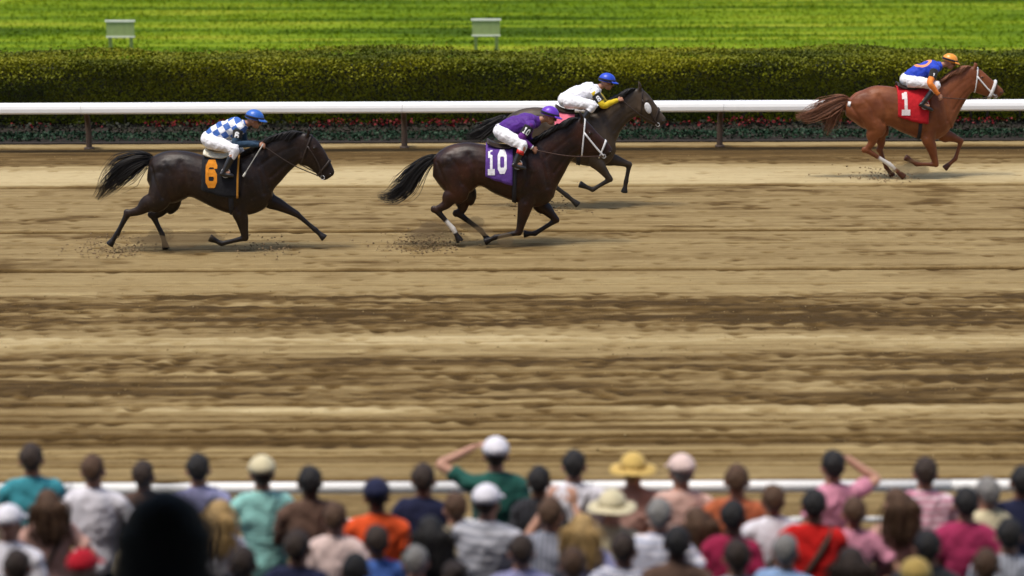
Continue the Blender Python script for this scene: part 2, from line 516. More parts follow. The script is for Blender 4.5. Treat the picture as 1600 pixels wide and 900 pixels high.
WHITE = mat('white_rail_paint', (.88, .87, .84), .35, .03, 3, .04, 40, .5)
POSTM = mat('rail_post_metal', (.075, .048, .034), .6, .25, 8, .1, 40)
def make_inside_rail():
    root = empty('inside_rail', (0, 45.3, 0))
    props(root, 'white inside rail with deep rounded cover along the hedge side of the track', 'rail')
    prof = [(-.10, .80), (-.125, .83), (-.13, .90), (-.115, .96), (-.07, 1.0), (.0, 1.015), (.12, .985), (.26, .93), (.27, .905), (.12, .945), (.0, .965), (-.05, .955), (-.07, .90), (-.065, .82), (-.08, .795)]
    S = 6.42
    x0 = -8.6
    me = None
    for i in range(-2, 5):
        if me is None: me = mesh('rail_cover', [extrude_x(prof, .003, S - .003)])
        o = link('rail_cover', me, WHITE, root, smooth=False); o.location = (x0 + i * S, 0, 0)
    pm = mesh('rail_post', [limb([(0, .62, -.3), (0, .62, .25), (0, .56, .6), (0, .30, .84), (0, -.01, .90)], [.06, .06, .058, .05, .04], 1, 10, 4), box(-.09, .09, .53, .71, -.02, .03)])
    for i in range(-2, 6):
        o = link('post', pm, POSTM, root); o.location = (x0 + i * S, 0, 0)
make_inside_rail()

def make_outside_rail():
    root = empty('outside_rail', (0, 17.95, 0))
    props(root, 'white tubular outside rail in front of the spectators', 'rail')
    for nm, z, r_ in (('top_rail', 1.085, .048), ('middle_rail', .80, .024)):
        for i in range(-4, 4):
            v, f = limb([(i * 3.6 + .002, 0, z), (i * 3.6 + 3.598, 0, z)], [r_, r_], 1, 16, 1, (0, 1, 0))
            link(nm, mesh(nm, [(v, f)]), WHITE, root)
    pm = mesh('post', [limb([(0, .0, -.3), (0, .0, .5), (0, 0, 1.04)], [.035, .035, .033], 1, 12, 2), limb([(0, 0, -.1), (0, 0, .02)], [.08, .08], 1, 12)])
    for i in range(-4, 5):
        o = link('post', pm, WHITE, root); o.location = (i * 3.6 + .9, 0.075, 0)
make_outside_rail()

def make_markers():
    pan = mat('marker_panel', (.27, .33, .13), .6, .1, 6)
    wht = mat('marker_white', (.72, .72, .62), .5, .06, 6)
    for x, lab in ((-11.25, 'pale marker board on the infield grass above the left part of the hedge'), (-.72, 'pale marker board on the infield grass near the middle of the photo')):
        root = empty('marker_board', (x, 65.6, 0))
        props(root, lab, 'marker board', 'infield marker boards')
        link('panel', mesh('panel', [box(-.40, .40, -.02, .02, .53, .93)]), pan, root, smooth=False)
        link('top_edge', mesh('top_edge', [box(-.43, .43, -.05, .05, .93, .985)]), wht, root, smooth=False)
        link('bottom_edge', mesh('bottom_edge', [box(-.41, .41, -.04, .04, .485, .53)]), wht, root, smooth=False)
        for s in (-.3, .3):
            link('leg', mesh('leg', [box(s - .05, s + .05, -.03, .03, -.2, .485)]), mat('marker_leg', (.13, .18, .05), .7), root, smooth=False)
make_markers()

# ------------------------------------------------------------ grandstand that the camera stands in
CONC = mat('concrete', (.30, .29, .27), .9, .15, 3, .3, 30)
def make_grandstand():
    v, f = box(-40, 40, -16, TRACK_Y0, -.3, 0.0)
    props(link('apron', mesh('apron', [(v, f)]), mat('asphalt', (.06, .06, .06), .95, .25, 4, .4, 60), smooth=False), kind='structure')
    root = empty('grandstand', (0, 0, 0))
    props(root, 'concrete stepped grandstand and an unseen flat canopy added for shade', 'grandstand')
    z = 0.0
    for i in range(11):
        y1 = 12.2 - i * 1.2
        z = .43 * (i + 1)
        link('step', mesh('step', [box(-30, 30, y1 - 1.199 if i < 10 else -12, y1, 0.002, z)]), CONC, root, smooth=False)
    link('shade_roof', mesh('shade_roof', [box(-30, 30, -12.4, 11.8, 10.2, 10.6)]), mat('shade_roof_underside', (.07, .068, .065), .8), root, smooth=False)  # unseen cover, added and sized to shade the nearest spectators
    link('back_wall', mesh('back_wall', [box(-30, 30, -12.4, -12.01, 0, 10.19)]), mat('stand_wall', (.10, .09, .08), .8), root, smooth=False)
    for x in (-24, -12, 12, 24):
        link('column', mesh('column', [box(x - .2, x + .2, -6.2, -5.8, 4.72, 10.19)]), CONC, root, smooth=False)
make_grandstand()

# ------------------------------------------------------------ flat lettering laid on curved cloth
GLYPH = {
    '0': ([[(.14, .27), (.14, .73), (.30, .87), (.70, .87), (.86, .73), (.86, .27), (.70, .13), (.30, .13)]], True, .27),
    '1': ([[(.5, .14), (.5, 1.0)], [(.12, .07), (.88, .07)], [(.16, .82), (.365, .82)]], False, .27),
    '6': ([[(.86, .70), (.86, .76), (.72, .88), (.28, .88), (.14, .75), (.14, .26), (.28, .13), (.72, .13), (.86, .26), (.86, .43), (.72, .55), (.28, .55)]], False, .26),
    '8': ([[(.14, .25), (.14, .40), (.28, .50), (.72, .50), (.86, .40), (.86, .25), (.72, .13), (.28, .13)]], True, .22),
}
def stroke(path, closed, w):
    P = np.array(path, float); n = len(P)
    L, Rr = [], []
    for i in range(n):
        a = P[i] - P[i - 1] if (closed or i > 0) else P[1] - P[0]
        b = P[(i + 1) % n] - P[i] if (closed or i < n - 1) else P[-1] - P[-2]
        a = a / np.linalg.norm(a); b = b / np.linalg.norm(b)
        m = np.array([-a[1] - b[1], a[0] + b[0]]); m /= np.linalg.norm(m)
        k = w / 2 / max(.5, m.dot((-a[1], a[0])))
        L.append(P[i] + m * k); Rr.append(P[i] - m * k)
    Q = []
    for i in range(n if closed else n - 1):
        j = (i + 1) % n
        for s in range(3):
            for t in range(2):
                q = []
                for (ss, tt) in ((s, t), (s + 1, t), (s + 1, t + 1), (s, t + 1)):
                    l = L[i] + (L[j] - L[i]) * ss / 3; r_ = Rr[i] + (Rr[j] - Rr[i]) * ss / 3
                    q.append(l + (r_ - l) * tt / 2)
                Q.append(q)
    return Q

def lettering(text, frame, surf, off, lift=.006, only=None):
    """frame(u, v) gives (point, direction) of a ray on to the surface mesh parts (verts, faces)"""
    V, F = surf
    bv = BVHTree.FromPolygons([Vector(v) for v in V], F)
    quads = []
    for i, ch in enumerate(text):
        paths, cl, w = GLYPH[ch]
        for p in paths: quads += [[(i, x, y) for x, y in q] for q in stroke(p, cl, w)]
        if ch == '8': quads += [[(i, x, y) for x, y in q] for q in stroke([(.20, .60), (.20, .74), (.31, .87), (.69, .87), (.80, .74), (.80, .60)], False, .21)]
    PV, PF = [], []
    for q in [k for k in quads if only is None or k[0][0] == only]:
        ids = []
        for i, x, y in q:
            p, d = frame((i + .08 + .84 * x) / len(text), y)
            h = bv.ray_cast(Vector(p), Vector(d))
            if h[0] is None: ids = None; break
            ids.append(len(PV)); PV.append(np.array(h[0]) - np.array(d) * lift)
        if ids: PF.append(tuple(ids))
    return mesh('number', [(np.array(PV), PF)], off)

# ------------------------------------------------------------ heads and hands
def frame_of(F, U):
    F = np.asarray(F, float); F /= np.linalg.norm(F)
    U = np.asarray(U, float); U = U - F * U.dot(F); U /= np.linalg.norm(U)
    S = np.cross(F, U)              # the person's right
    return F, U, S

def head_parts(c, F, U, s=1.0):
    F, U, S = frame_of(F, U)
    rot = np.column_stack([S, F, U]); c = np.asarray(c, float)
    def at(r_, f, u): return c + s * (S * r_ + F * f + U * u)
    P = [ellipsoid(at(0, -.012, .028), np.array((.076, .097, .090)) * s, rot),
         ellipsoid(at(0, .028, -.045), np.array((.058, .066, .072)) * s, rot),
         ellipsoid(at(0, .058, -.092), np.array((.030, .028, .024)) * s, rot),
         limb([at(0, .088, .012), at(0, .110, -.022), at(0, .100, -.034)], [.010 * s, .017 * s, .014 * s], 1, 8, 3, S),
         ellipsoid(at(0, .086, -.062), np.array((.026, .014, .008)) * s, rot),
         ellipsoid(at(0, .078, .028), np.array((.052, .02, .012)) * s, rot)]
    for k in (-1, 1):
        P.append(ellipsoid(at(.078 * k, -.008, -.005), np.array((.016, .023, .034)) * s, rot))
    return P

def hand_parts(w, D, Nn, curl, thumb=1, s=1.0, r=.0092):
    """palm with four unequal fingers and a thumb; fingers curl towards Nn"""
    D = np.asarray(D, float); D /= np.linalg.norm(D)
    Nn = np.asarray(Nn, float); Nn = Nn - D * Nn.dot(D); Nn /= np.linalg.norm(Nn)
    W = np.cross(D, Nn) * thumb
    w = np.asarray(w, float)
    rot = np.column_stack([W, D, Nn])
    P = [ellipsoid(w + D * .05 * s, np.array((.041, .054, .017)) * s, rot)]
    for i, L in enumerate((.9, 1.0, .93, .74)):
        p = w + (D * .088 + W * (.030 - .0205 * i)) * s
        pts = [w + (D * .05 + W * (.024 - .017 * i)) * s, p]
        a = 0
        for seg, c in zip((.044, .028, .022), curl):
            a += R(c)
            p = p + (D * math.cos(a) + Nn * math.sin(a)) * seg * L * s
            pts.append(p)
        P.append(limb(pts, np.array([r, r * 1.05, r, r * .92, r * .75]) * s, 1, 8, 2, W))
    b = w + (D * .025 + W * .028) * s
    t1 = b + (D * .028 + W * .026 + Nn * .012) * s
    t2 = t1 + (D * .026 + W * .004 + Nn * .022) * s
    P.append(limb([b, t1, t2, t2 + (D * .018 - W * .006 + Nn * .010) * s], np.array([.015, .0125, .011, .008]) * s, 1, 8, 2, Nn))
    return P

# ------------------------------------------------------------ horses
def strands(path, half, n, seed, wid=.007, spread=.6, t0=(0, .15), t1=(.6, 1.0), wave=.03, ybias=1.0):
    r = np.random.default_rng(seed)
    C = cr(path, 6); m = len(C)
    hw = np.interp(np.linspace(0, 1, m), np.linspace(0, 1, len(half)), half)
    T = np.gradient(C, axis=0); T /= np.linalg.norm(T, axis=1)[:, None]
    B = np.tile((0., 1., 0.), (m, 1)); A = np.cross(T, B)
    parts = []
    for k in range(n):
        u, v = r.normal(0, .45, 2); ta, tb = r.uniform(*t0), r.uniform(*t1)
        t = np.linspace(ta, tb, 11); i = t * (m - 1)
        pos = np.stack([np.interp(i, np.arange(m), C[:, q]) for q in range(3)], 1)
        a = np.stack([np.interp(i, np.arange(m), A[:, q]) for q in range(3)], 1)
        h = np.interp(i, np.arange(m), hw)
        wv = wave * np.sin(t * r.uniform(4, 9) + r.uniform(0, 6)) * t
        pos = pos + a * (u * h + wv)[:, None] + np.array([0, 1, 0]) * (v * h * spread * ybias)[:, None]
        rad = wid * (1 - .85 * np.linspace(0, 1, 11) ** 1.5)
        q = r.normal(size=3); side = np.cross(np.gradient(pos, axis=0), q); side /= np.linalg.norm(side, axis=1)[:, None]
        s2 = np.cross(np.gradient(pos, axis=0), side); s2 /= np.linalg.norm(s2, axis=1)[:, None] + 1e-9
        ring = [np.stack([p + sd * w, p - sd * w * .5 + e * w * .8, p - sd * w * .5 - e * w * .8]) for p, sd, e, w in zip(pos, side, s2, rad)]
        parts.append(loft(ring))
    return parts

def seg_dist(V, a, b):
    ab = b - a; t = np.clip(((V - a) @ ab) / (ab @ ab), 0, 1)
    return np.linalg.norm(V - (a + t[:, None] * ab), axis=1), t

def coat_material(name, base, warm, dark, rough):
    m = bpy.data.materials.new(name)
    nt, b = nodes_of(m)
    N, L = nt.nodes, nt.links
    at = N.new('ShaderNodeAttribute'); at.attribute_name = 'dark'
    aw = N.new('ShaderNodeAttribute'); aw.attribute_name = 'white'
    tc = N.new('ShaderNodeTexCoord')
    nz = N.new('ShaderNodeTexNoise'); nz.inputs['Scale'].default_value = 3.2; nz.inputs['Detail'].default_value = 5
    L.new(tc.outputs['Object'], nz.inputs['Vector'])
    r1 = N.new('ShaderNodeValToRGB')
    r1.color_ramp.elements[0].position = .35; r1.color_ramp.elements[1].position = .68
    r1.color_ramp.elements[0].color = (*base, 1); r1.color_ramp.elements[1].color = (*warm, 1)
    L.new(nz.outputs['Fac'], r1.inputs[0])
    m1 = N.new('ShaderNodeMix'); m1.data_type = 'RGBA'
    L.new(at.outputs['Fac'], m1.inputs[0]); L.new(r1.outputs[0], m1.inputs[6]); m1.inputs[7].default_value = (*dark, 1)
    m2 = N.new('ShaderNodeMix'); m2.data_type = 'RGBA'
    L.new(aw.outputs['Fac'], m2.inputs[0]); L.new(m1.outputs[2], m2.inputs[6]); m2.inputs[7].default_value = (.62, .58, .52, 1)
    L.new(m2.outputs[2], b.inputs['Base Color'])
    nd = N.new('ShaderNodeTexNoise'); nd.inputs['Scale'].default_value = 22; nd.inputs['Detail'].default_value = 8; nd.inputs['Roughness'].default_value = .75
    L.new(tc.outputs['Object'], nd.inputs['Vector'])
    rd = N.new('ShaderNodeMapRange'); rd.inputs[1].default_value = .55; rd.inputs[2].default_value = .78; rd.inputs[4].default_value = .30
    L.new(nd.outputs['Fac'], rd.inputs[0])
    m3 = N.new('ShaderNodeMix'); m3.data_type = 'RGBA'
    L.new(rd.outputs[0], m3.inputs[0]); L.new(m2.outputs[2], m3.inputs[6]); m3.inputs[7].default_value = (.17, .12, .065, 1)
    L.new(m3.outputs[2], b.inputs['Base Color'])
    b.inputs['Roughness'].default_value = rough
    b.inputs['Specular IOR Level'].default_value = .3
    mp = N.new('ShaderNodeMapping'); mp.inputs['Scale'].default_value = (1, 1, 1)
    L.new(tc.outputs['Object'], mp.inputs[0])
    n2 = N.new('ShaderNodeTexNoise'); n2.inputs['Scale'].default_value = 14; n2.inputs['Detail'].default_value = 7
    L.new(mp.outputs[0], n2.inputs['Vector'])
    bp = N.new('ShaderNodeBump'); bp.inputs['Strength'].default_value = .2; bp.inputs['Distance'].default_value = .02
    L.new(n2.outputs['Fac'], bp.inputs['Height']); L.new(bp.outputs[0], b.inputs['Normal'])
    return m

HW_T = [.10, .20, .255, .26, .262, .285, .295, .28, .245, .19, .11]
HW_N = [.165, .13, .105, .088, .078, .07]
HW_H = [.06, .082, .084, .068, .055, .052, .05, .03]
LEATHER = mat('tack_leather', (.03, .018, .012), .5, .2, 20)
WSTRAP = mat('white_tack', (.75, .74, .72), .5, .06, 20)
EYE = mat('eye_dark', (.012, .008, .006), .08, 0, 5, spec=.8)
HORSES = {}

class Horse:
    def __init__(s, name, D):
        s.D = D; s.name = name
        s.z = D['zoom']; s.k = D['ppm']; s.an = R(D['ang'])
        s.root = empty('race_horse', (D['x'], D['y'], 0))
        props(s.root, D['label'], 'horse', 'galloping race horses')
        s.build()
    def c(s, u, v, y=0.0, full=False):
        if not full:
            ox, oy, S = s.z; u, v = ox + u / S, oy + v / S
        x = (u - s.D['u0']) / s.k
        return np.array([x, y, ((s.D['vg'] - v) / s.k - y * math.sin(s.an)) / math.cos(s.an)])
    def stations(s, L, hw):
        out = []
        for (tu, tv, bu, bv), w in zip(L, hw):
            a, b = s.c(tu, tv), s.c(bu, bv)
            out.append(np.concatenate([(a + b) / 2, (a - b) / 2, [w]]))
        return np.array(out)
    def ring(s, st, n=24, off=0, ph=None, taper=.12):
        c, a, w = st[:3], st[3:6], st[6]
        ra = np.linalg.norm(a); a = a / ra
        ph = np.linspace(0, 2 * np.pi, n, endpoint=False) if ph is None else ph
        co, si = np.cos(ph), np.sin(ph)
        e = 2 / 2.25
        cx = np.sign(co) * np.abs(co) ** e; sx = np.sign(si) * np.abs(si) ** e
        return c + ((ra + off) * cx)[:, None] * a + ((w + off) * sx * (1 - taper * co))[:, None] * np.array([0, 1, 0])
    def at(s, S, t):
        return np.array([np.interp(t, np.arange(len(S)), S[:, i]) for i in range(7)])
    def leg(s, L, side, hind):
        P = {k: v for k, v in L.items()}
        y = side
        pt = lambda k, yy: s.c(*P[k], y=yy * y)
        parts = []
        if hind:
            hip, st, hk, fe, ho = pt('hip', .13), pt('stifle', .165), pt('hock', .13), pt('fetlock', .12), pt('hoof', .12)
            back = (hip + hk) / 2 + np.array([-.01, 0, 0])
            th = st * .55 + back * .45
            parts.append(limb([hip + (0, 0, .10), hip, th, st * .35 + hk * .35 + back * .3, hk * .72 + st * .28, hk],
                              [.13, .20, .185, .135, .078, .055], [.55, .62, .66, .66, .70, .72], 16, 5))
            parts.append(ellipsoid(hk + (hk - st) / np.linalg.norm(hk - st) * .02 + (fe - hk) * -.06, (.058, .042, .062)))
            d = (fe - hk)
            parts.append(limb([hk, hk + d * .25, hk + d * .6, hk + d * .9, fe], [.060, .048, .040, .043, .050], .85, 12, 4))
        else:
            sh, el, kn, fe, ho = pt('shoulder', .13), pt('elbow', .16), pt('knee', .13), pt('fetlock', .12), pt('hoof', .12)
            parts.append(limb([sh + (0, 0, .12), sh, el, el * .6 + kn * .4, el * .22 + kn * .78, kn], [.12, .17, .135, .100, .066, .056], [.5, .6, .72, .8, .85, .9], 16, 5))
            parts.append(ellipsoid(kn, (.054, .048, .056)))
            d = (fe - kn)
            parts.append(limb([kn, kn + d * .25, kn + d * .6, kn + d * .9, fe], [.052, .042, .037, .041, .049], .88, 12, 4))
        parts.append(ellipsoid(fe, (.046, .04, .046)))
        d = (ho - fe); ln = np.linalg.norm(d); dn = d / ln
        parts.append(limb([fe, fe + d * .3, fe + d * .52], [.047, .039, .042], .9, 12, 4))
        parts.append(limb([fe + d * .46, fe + d * .60, ho - dn * .015, ho], [.036, .047, .063, .060], .92, 14, 3))
        s.legs.append((kn if not hind else hk, fe, ho, hind))
        return parts
    def build(s):
        D = s.D
        s.legs = []
        s.T = T = s.stations(D['torso'], HW_T)
        s.N = N = s.stations(D['neck'], HW_N)
        s.H = H = s.stations(D['head'], HW_H)
        TT = cr(T, 4); NN = cr(N, 4); HH = cr(H, 4)
        P = [loft([s.ring(q) for q in TT]), loft([s.ring(q, 20, taper=.3) for q in NN]), loft([s.ring(q, 18, taper=-.05) for q in HH])]
        # shoulder and buttock muscle
        for k in (-1, 1):
            w = s.at(T, 7.6); P.append(ellipsoid(w[:3] + np.array([.02, k * .155, .04]), (.19, .105, .34), Matrix.Rotation(R(-18), 3, 'Y')))
            w = s.at(T, 2.2); P.append(ellipsoid(w[:3] + np.array([.02, k * .11, .08]), (.34, .13, .27)))
        for L in D['hind']: P += s.leg(L, L['side'], True)
        for L in D['fore']: P += s.leg(L, L['side'], False)
        # ears, jowl, nostril rim, brow
        h1, h2 = H[1], H[2]
        up = h1[3:6] / np.linalg.norm(h1[3:6]); fw = H[5][:3] - H[1][:3]; fw /= np.linalg.norm(fw)
        up2 = up - fw * up.dot(fw); up2 /= np.linalg.norm(up2)
        for k in (-1, 1):
            b = h1[:3] + h1[3:6] * .92 + np.array([0, k * .05, 0])
            tip = b + up2 * .085 - fw * D.get('ear_back', .10) + np.array([0, k * .03, 0])
            P.append(limb([b - up2 * .05, b + (tip - b) * .35, b + (tip - b) * .7, tip], [.022, .031, .024, .007], .7, 10, 3))
            P.append(ellipsoid(h1[:3] - h1[3:6] * .35 + np.array([0, k * .055, 0]) + fw * .03, (.09, .032, .095)))
            P.append(ellipsoid(h2[:3] + h2[3:6] * .5 + np.array([0, k * .068, 0]), (.045, .022, .03)))
            P.append(ellipsoid(H[6][:3] + H[6][3:6] * .3 + np.array([0, k * .042, 0]), (.03, .014, .026)))
        me = remesh('body', P, .0125, 9)
        V = np.empty(len(me.vertices) * 3, np.float32); me.vertices.foreach_get('co', V); V = V.reshape(-1, 3).astype(float)
        Nr = np.empty(len(V) * 3, np.float32); me.vertices.foreach_get('normal', Nr); Nr = Nr.reshape(-1, 3).astype(float)
        # furrows between the muscles, and the muscle bellies themselves
        tp = lambda S, t, f: (lambda q: q[:3] + q[3:6] * f)(s.at(S, t))
        flat = np.array([1, 0, 1]); disp = np.zeros(len(V))
        lat = np.clip((np.abs(V[:, 1]) - .05) / .06, 0, 1)
        for pts, w, d in ([[(T, 7.0, .75), (T, 7.3, .1), (T, 6.9, -.45), (T, 7.1, -.8)], .035, .017], [[(T, 8.5, .75), (T, 8.9, .2), (T, 9.1, -.4)], .035, .014],
                          [[(T, 3.2, .55), (T, 3.6, 0), (T, 3.55, -.7)], .05, .022], [[(T, .7, .5), (T, 1.1, -.1), (T, 1.6, -.75)], .03, .015],
                          [[(T, 2.0, .6), (T, 2.5, .1), (T, 2.6, -.5)], .03, .008], [[(N, 1.2, -.45), (N, 3, -.5), (N, 4.6, -.55)], .03, .010], [[(N, .6, .3), (N, 2.4, .25), (N, 4, .2)], .03, .006],
                          [[(T, 7.9, .1), (T, 8.2, -.4)], .03, .008], [[(T, 4.2, -.1), (T, 4.5, -.7)], .03, .005], [[(T, 5, -.1), (T, 5.2, -.8)], .02, .004], [[(T, 5.5, -.1), (T, 5.7, -.8)], .02, .004], [[(T, 6, -.1), (T, 6.2, -.8)], .02, .004],
                          [[(H, 2.4, .25), (H, 5, .15)], .018, .006], [[(H, 1.0, -.5), (H, 2.6, -.75)], .02, -.005], [[(T, 1.2, .55), (T, 2.6, .5)], .07, -.012], [[(T, 7.6, .3), (T, 8.0, -.2)], .05, -.010]):
            P3 = cr([tp(*q) * flat for q in pts], 4) if len(pts) > 2 else np.array([tp(*q) * flat for q in pts])
            dd = np.min([seg_dist(V * flat, P3[i], P3[i + 1])[0] for i in range(len(P3) - 1)], axis=0)
            disp -= d * np.exp(-(dd / w) ** 2) * lat
        V = V + Nr * disp[:, None]
        me.vertices.foreach_set('co', V.astype(np.float32).ravel()); me.update()
        dark = np.zeros(len(V)); white = np.zeros(len(V))
        for i, (kn, fe, ho, hind) in enumerate(s.legs):
            d, t = seg_dist(V, kn, fe); d2, t2 = seg_dist(V, fe, ho)
            w = np.clip((.13 - d) / .06, 0, 1) * np.clip(t * 3 + .3, 0, 1)
            dark = np.maximum(dark, np.maximum(w, np.clip((.12 - d2) / .05, 0, 1)) * D['points'])
            hoof = np.clip((.10 - d2) / .03, 0, 1) * np.clip((t2 - .52) * 20, 0, 1)
            dark = np.maximum(dark, hoof)
            if i in D.get('socks', {}):
                a, b = D['socks'][i]
                tt = np.where(d < d2, t, 1 + t2)
                ww = np.clip((.085 - np.minimum(d, d2)) / .02, 0, 1) * np.clip((tt - a) * 14, 0, 1) * np.clip((b - tt) * 14, 0, 1)
                white = np.maximum(white, ww)
        d, t = seg_dist(V, H[5][:3], H[7][:3])
        dark = np.maximum(dark, np.clip((.12 - d) / .08, 0, 1) * .8)
        crest = np.stack([q[:3] + q[3:6] for q in N])
        dm = np.min([seg_dist(V, crest[i], crest[i + 1])[0] for i in range(5)], axis=0)
        dark = np.maximum(dark, np.clip((.10 - dm) / .07, 0, 1) * .6 * D['points'])
        for nm, a in (('dark', dark), ('white', white)):
            at = me.attributes.new(nm, 'FLOAT', 'POINT'); at.data.foreach_set('value', a.astype(np.float32))
        coat = coat_material('coat_' + s.name, D['base'], D['warm'], D['darkc'], D['rough'])
        link('body', me, coat, s.root)
        hair = mat('hair_' + s.name, D['hair'], .55, .35, 30, spec=.35)
        # tail of separate locks round the dock
        tp = [s.c(*q, y=0) for q in D['tail']]
        parts = [limb(tp[:3], [.045, .04, .02], 1, 10, 4)] + strands(tp, D['tailw'], 420, 3, .0075, D.get('tspread', .7))
        if 'tail2' in D: parts += strands([s.c(*q) for q in D['tail2']], D['tail2w'], 160, 4, .0065, .7)
        link('tail', mesh('tail', parts), hair, s.root)
        # mane lying along the crest and blown back
        r = np.random.default_rng(8); parts = []
        for k in range(240):
            t = r.uniform(.1, 4.9); q = s.at(N, t); b = q[:3] + q[3:6] * .97 + np.array([0, r.normal(0, .015), 0])
            L = r.uniform(.10, .2)
            sd = -1 if r.random() < .6 else 1
            d1 = b + np.array([-.35 * L, sd * .30 * L, .08 * L]); d2 = b + np.array([-.75 * L, sd * .42 * L, -.30 * L]); d3 = b + np.array([-1.05 * L, sd * .50 * L, -.70 * L])
            parts.append(limb([b, d1, d2, d3], [.010, .009, .006, .002], 1, 4, 2))
        link('mane', mesh('mane', parts), hair, s.root)
        for k in (-1, 1):
            e = h2[:3] + h2[3:6] * .46 + np.array([0, k * .079, 0])
            link('eye', mesh('eye', [ellipsoid(e, (.02, .013, .018))]), EYE, s.root)
            nn = H[6][:3] + H[6][3:6] * .32 + np.array([0, k * .053, 0])
            link('nostril', mesh('nostril', [ellipsoid(nn, (.014, .008, .018))]), EYE, s.root)
        s.tack(fw, up2)
    def band(s, S, t, w, th, taper, ph=None, tilt=0.0):
        """strap round a body section"""
        ph = np.linspace(0, 2 * np.pi, 33) if ph is None else ph
        rows = [s.ring(s.at(S, t + q), off=th, ph=ph, taper=taper) for q in np.linspace(-w, w, 3)]
        return shell(np.stack(rows), .004)
    def tack(s, fw, up):
        D = s.D; H = s.H; T = s.T
        br = WSTRAP if D['bridle'] == 'white' else LEATHER
        bridle = link('bridle', mesh('bridle', [s.band(H, 1.25, .10, .012, -.05)]), br, s.root)
        nb = WSTRAP if D.get('roll') or D['bridle'] == 'white' else LEATHER
        if D.get('roll'):
            rr = s.ring(s.at(H, 4.35), 18, .02, taper=-.05)
            link('noseband', mesh('noseband', [limb(np.vstack([rr, rr[:1]]), [.03] * 19, 1, 10, 1)]), mat('sheepskin', (.72, .70, .68), .95, .12, 40, .8, 60), bridle)
        else:
            link('noseband', mesh('noseband', [s.band(H, 4.5, .17, .010, -.05)]), nb, bridle)
        for k in (-1, 1):
            ph = np.array([k * R(75)])
            a, b, c_ = (s.ring(s.at(H, t), off=.014, ph=p, taper=-.05)[0] for t, p in ((1.25, ph), (3.2, np.array([k * R(95)])), (5.6, np.array([k * R(125)]))))
            link('cheek_strap', mesh('cheek_strap', [limb([a, b, c_], [.011 if D['bridle'] != 'white' else .014] * 3, .6, 8, 4)]), br, bridle)
            ringp = [c_ + .03 * (math.cos(t) * np.array([1, 0, 0]) + math.sin(t) * np.array([0, 0, 1])) for t in np.linspace(0, 2 * np.pi, 15)]
            link('bit_ring', mesh('bit_ring', [limb(ringp, [.005] * 15, 1, 6, 1)]), mat('steel', (.5, .5, .5), .25, .05), bridle)
            if D.get('cheekpiece'):
                link('cheek_piece', mesh('cheek_piece', [ellipsoid(b * .55 + a * .45 + np.array([.02, k * .012, -.01]), (.055, .022, .10), Matrix.Rotation(R(-20), 3, 'Y'))]), mat('sheepskin', (.72, .70, .68), .95, .12, 40, .8, 60), bridle)
            hd = s.c(*D['hands'][0 if k < 0 else 1], y=k * D['handy'][0 if k < 0 else 1], full=True)
            mid = (c_ + hd) / 2 + np.array([0, k * .10, -.03])
            link('rein', mesh('rein', [limb([c_, mid, hd], [.0085] * 3, .6, 6, 8)]), LEATHER if D['bridle'] != 'white' else mat('rein_brown', (.06, .03, .02), .6), bridle)
        # girth, saddle cloth with its number, saddle
        link('girth', mesh('girth', [s.band(T, D['girth'], .16, .016, .12)]), mat('girth_' + s.name, D.get('girthc', (.014, .014, .02)), .7), s.root)
        s0, s1, pm = D['cloth']
        ph = np.linspace(-R(pm), R(pm), 41)
        rows = []
        for t in np.linspace(s0, s1, 15):
            q = s.ring(s.at(T, t), off=.030, ph=ph)
            q[:, 2] += .004 * np.sin(t * 9 + ph * 5)
            rows.append(q)
        P = np.stack(rows)
        cl = shell(P, .006)
        cloth = link('saddle_cloth', mesh('saddle_cloth', [cl]), fabric('cloth_' + s.name, D['clothc']), s.root)
        if 'number' in D:
            txt, (u0, v0, u1, v1), nc = D['number']
            a, b = s.c(u0, v1, y=-.28), s.c(u1, v0, y=-.28)
            for i in range(len(txt)):
                lm = lettering(txt, lambda u, v: ((a[0] + (b[0] - a[0]) * u, -1.5, a[2] + (b[2] - a[2]) * v), (0, 1, 0)), (cl[0], cl[1]), (0, 0, 0), only=i)
                link('digit', lm, fabric('num_' + s.name, nc), cloth, smooth=False)
        if 'trim' in D:
            for rw in (np.stack([s.ring(s.at(T, t), off=.040, ph=ph) for t in np.linspace(s1 - .14, s1, 3)]),):
                link('trim', mesh('trim', [shell(rw, .004)]), fabric('trim_' + s.name, D['trim']), cloth)
        ph = np.linspace(-R(30), R(30), 17)
        rows = []
        for t in np.linspace(s0 + .05, min(s1, s0 + 1.9), 14):
            f = (t - s0 - .05) / 1.85
            q = s.ring(s.at(T, t), off=.045 + .05 * (abs(f - .5) * 2) ** 2.5, ph=ph * (1 - .25 * f))
            rows.append(q)
        sm = mat('saddle_pad_white', (.70, .66, .52), .8, .12, 20) if D.get('whitesaddle') else LEATHER
        link('saddle', mesh('saddle', [shell(np.stack(rows), .02)]), sm, s.root)
        if D.get('tag'):
            q = s.c(*D['tag'], y=-.3)
            bv = BVHTree.FromObject(s.root.children[0], bpy.context.evaluated_depsgraph_get())
            h = bv.ray_cast(Vector((q[0], -1.5, q[2])), Vector((0, 1, 0)))
            if h[0]:
                p, n_ = np.array(h[0]), np.array(h[1])
                t1 = np.cross(n_, (0, 0, 1)); t1 /= np.linalg.norm(t1); t2 = np.cross(n_, t1)
                G = np.array([[p + n_ * .008 + t1 * a_ * .035 + t2 * b_ * .045 for b_ in (-1, 0, 1)] for a_ in (-1, 0, 1)])
                link('hip_number_tag', mesh('hip_number_tag', [shell(G, .003)]), WSTRAP, s.root)

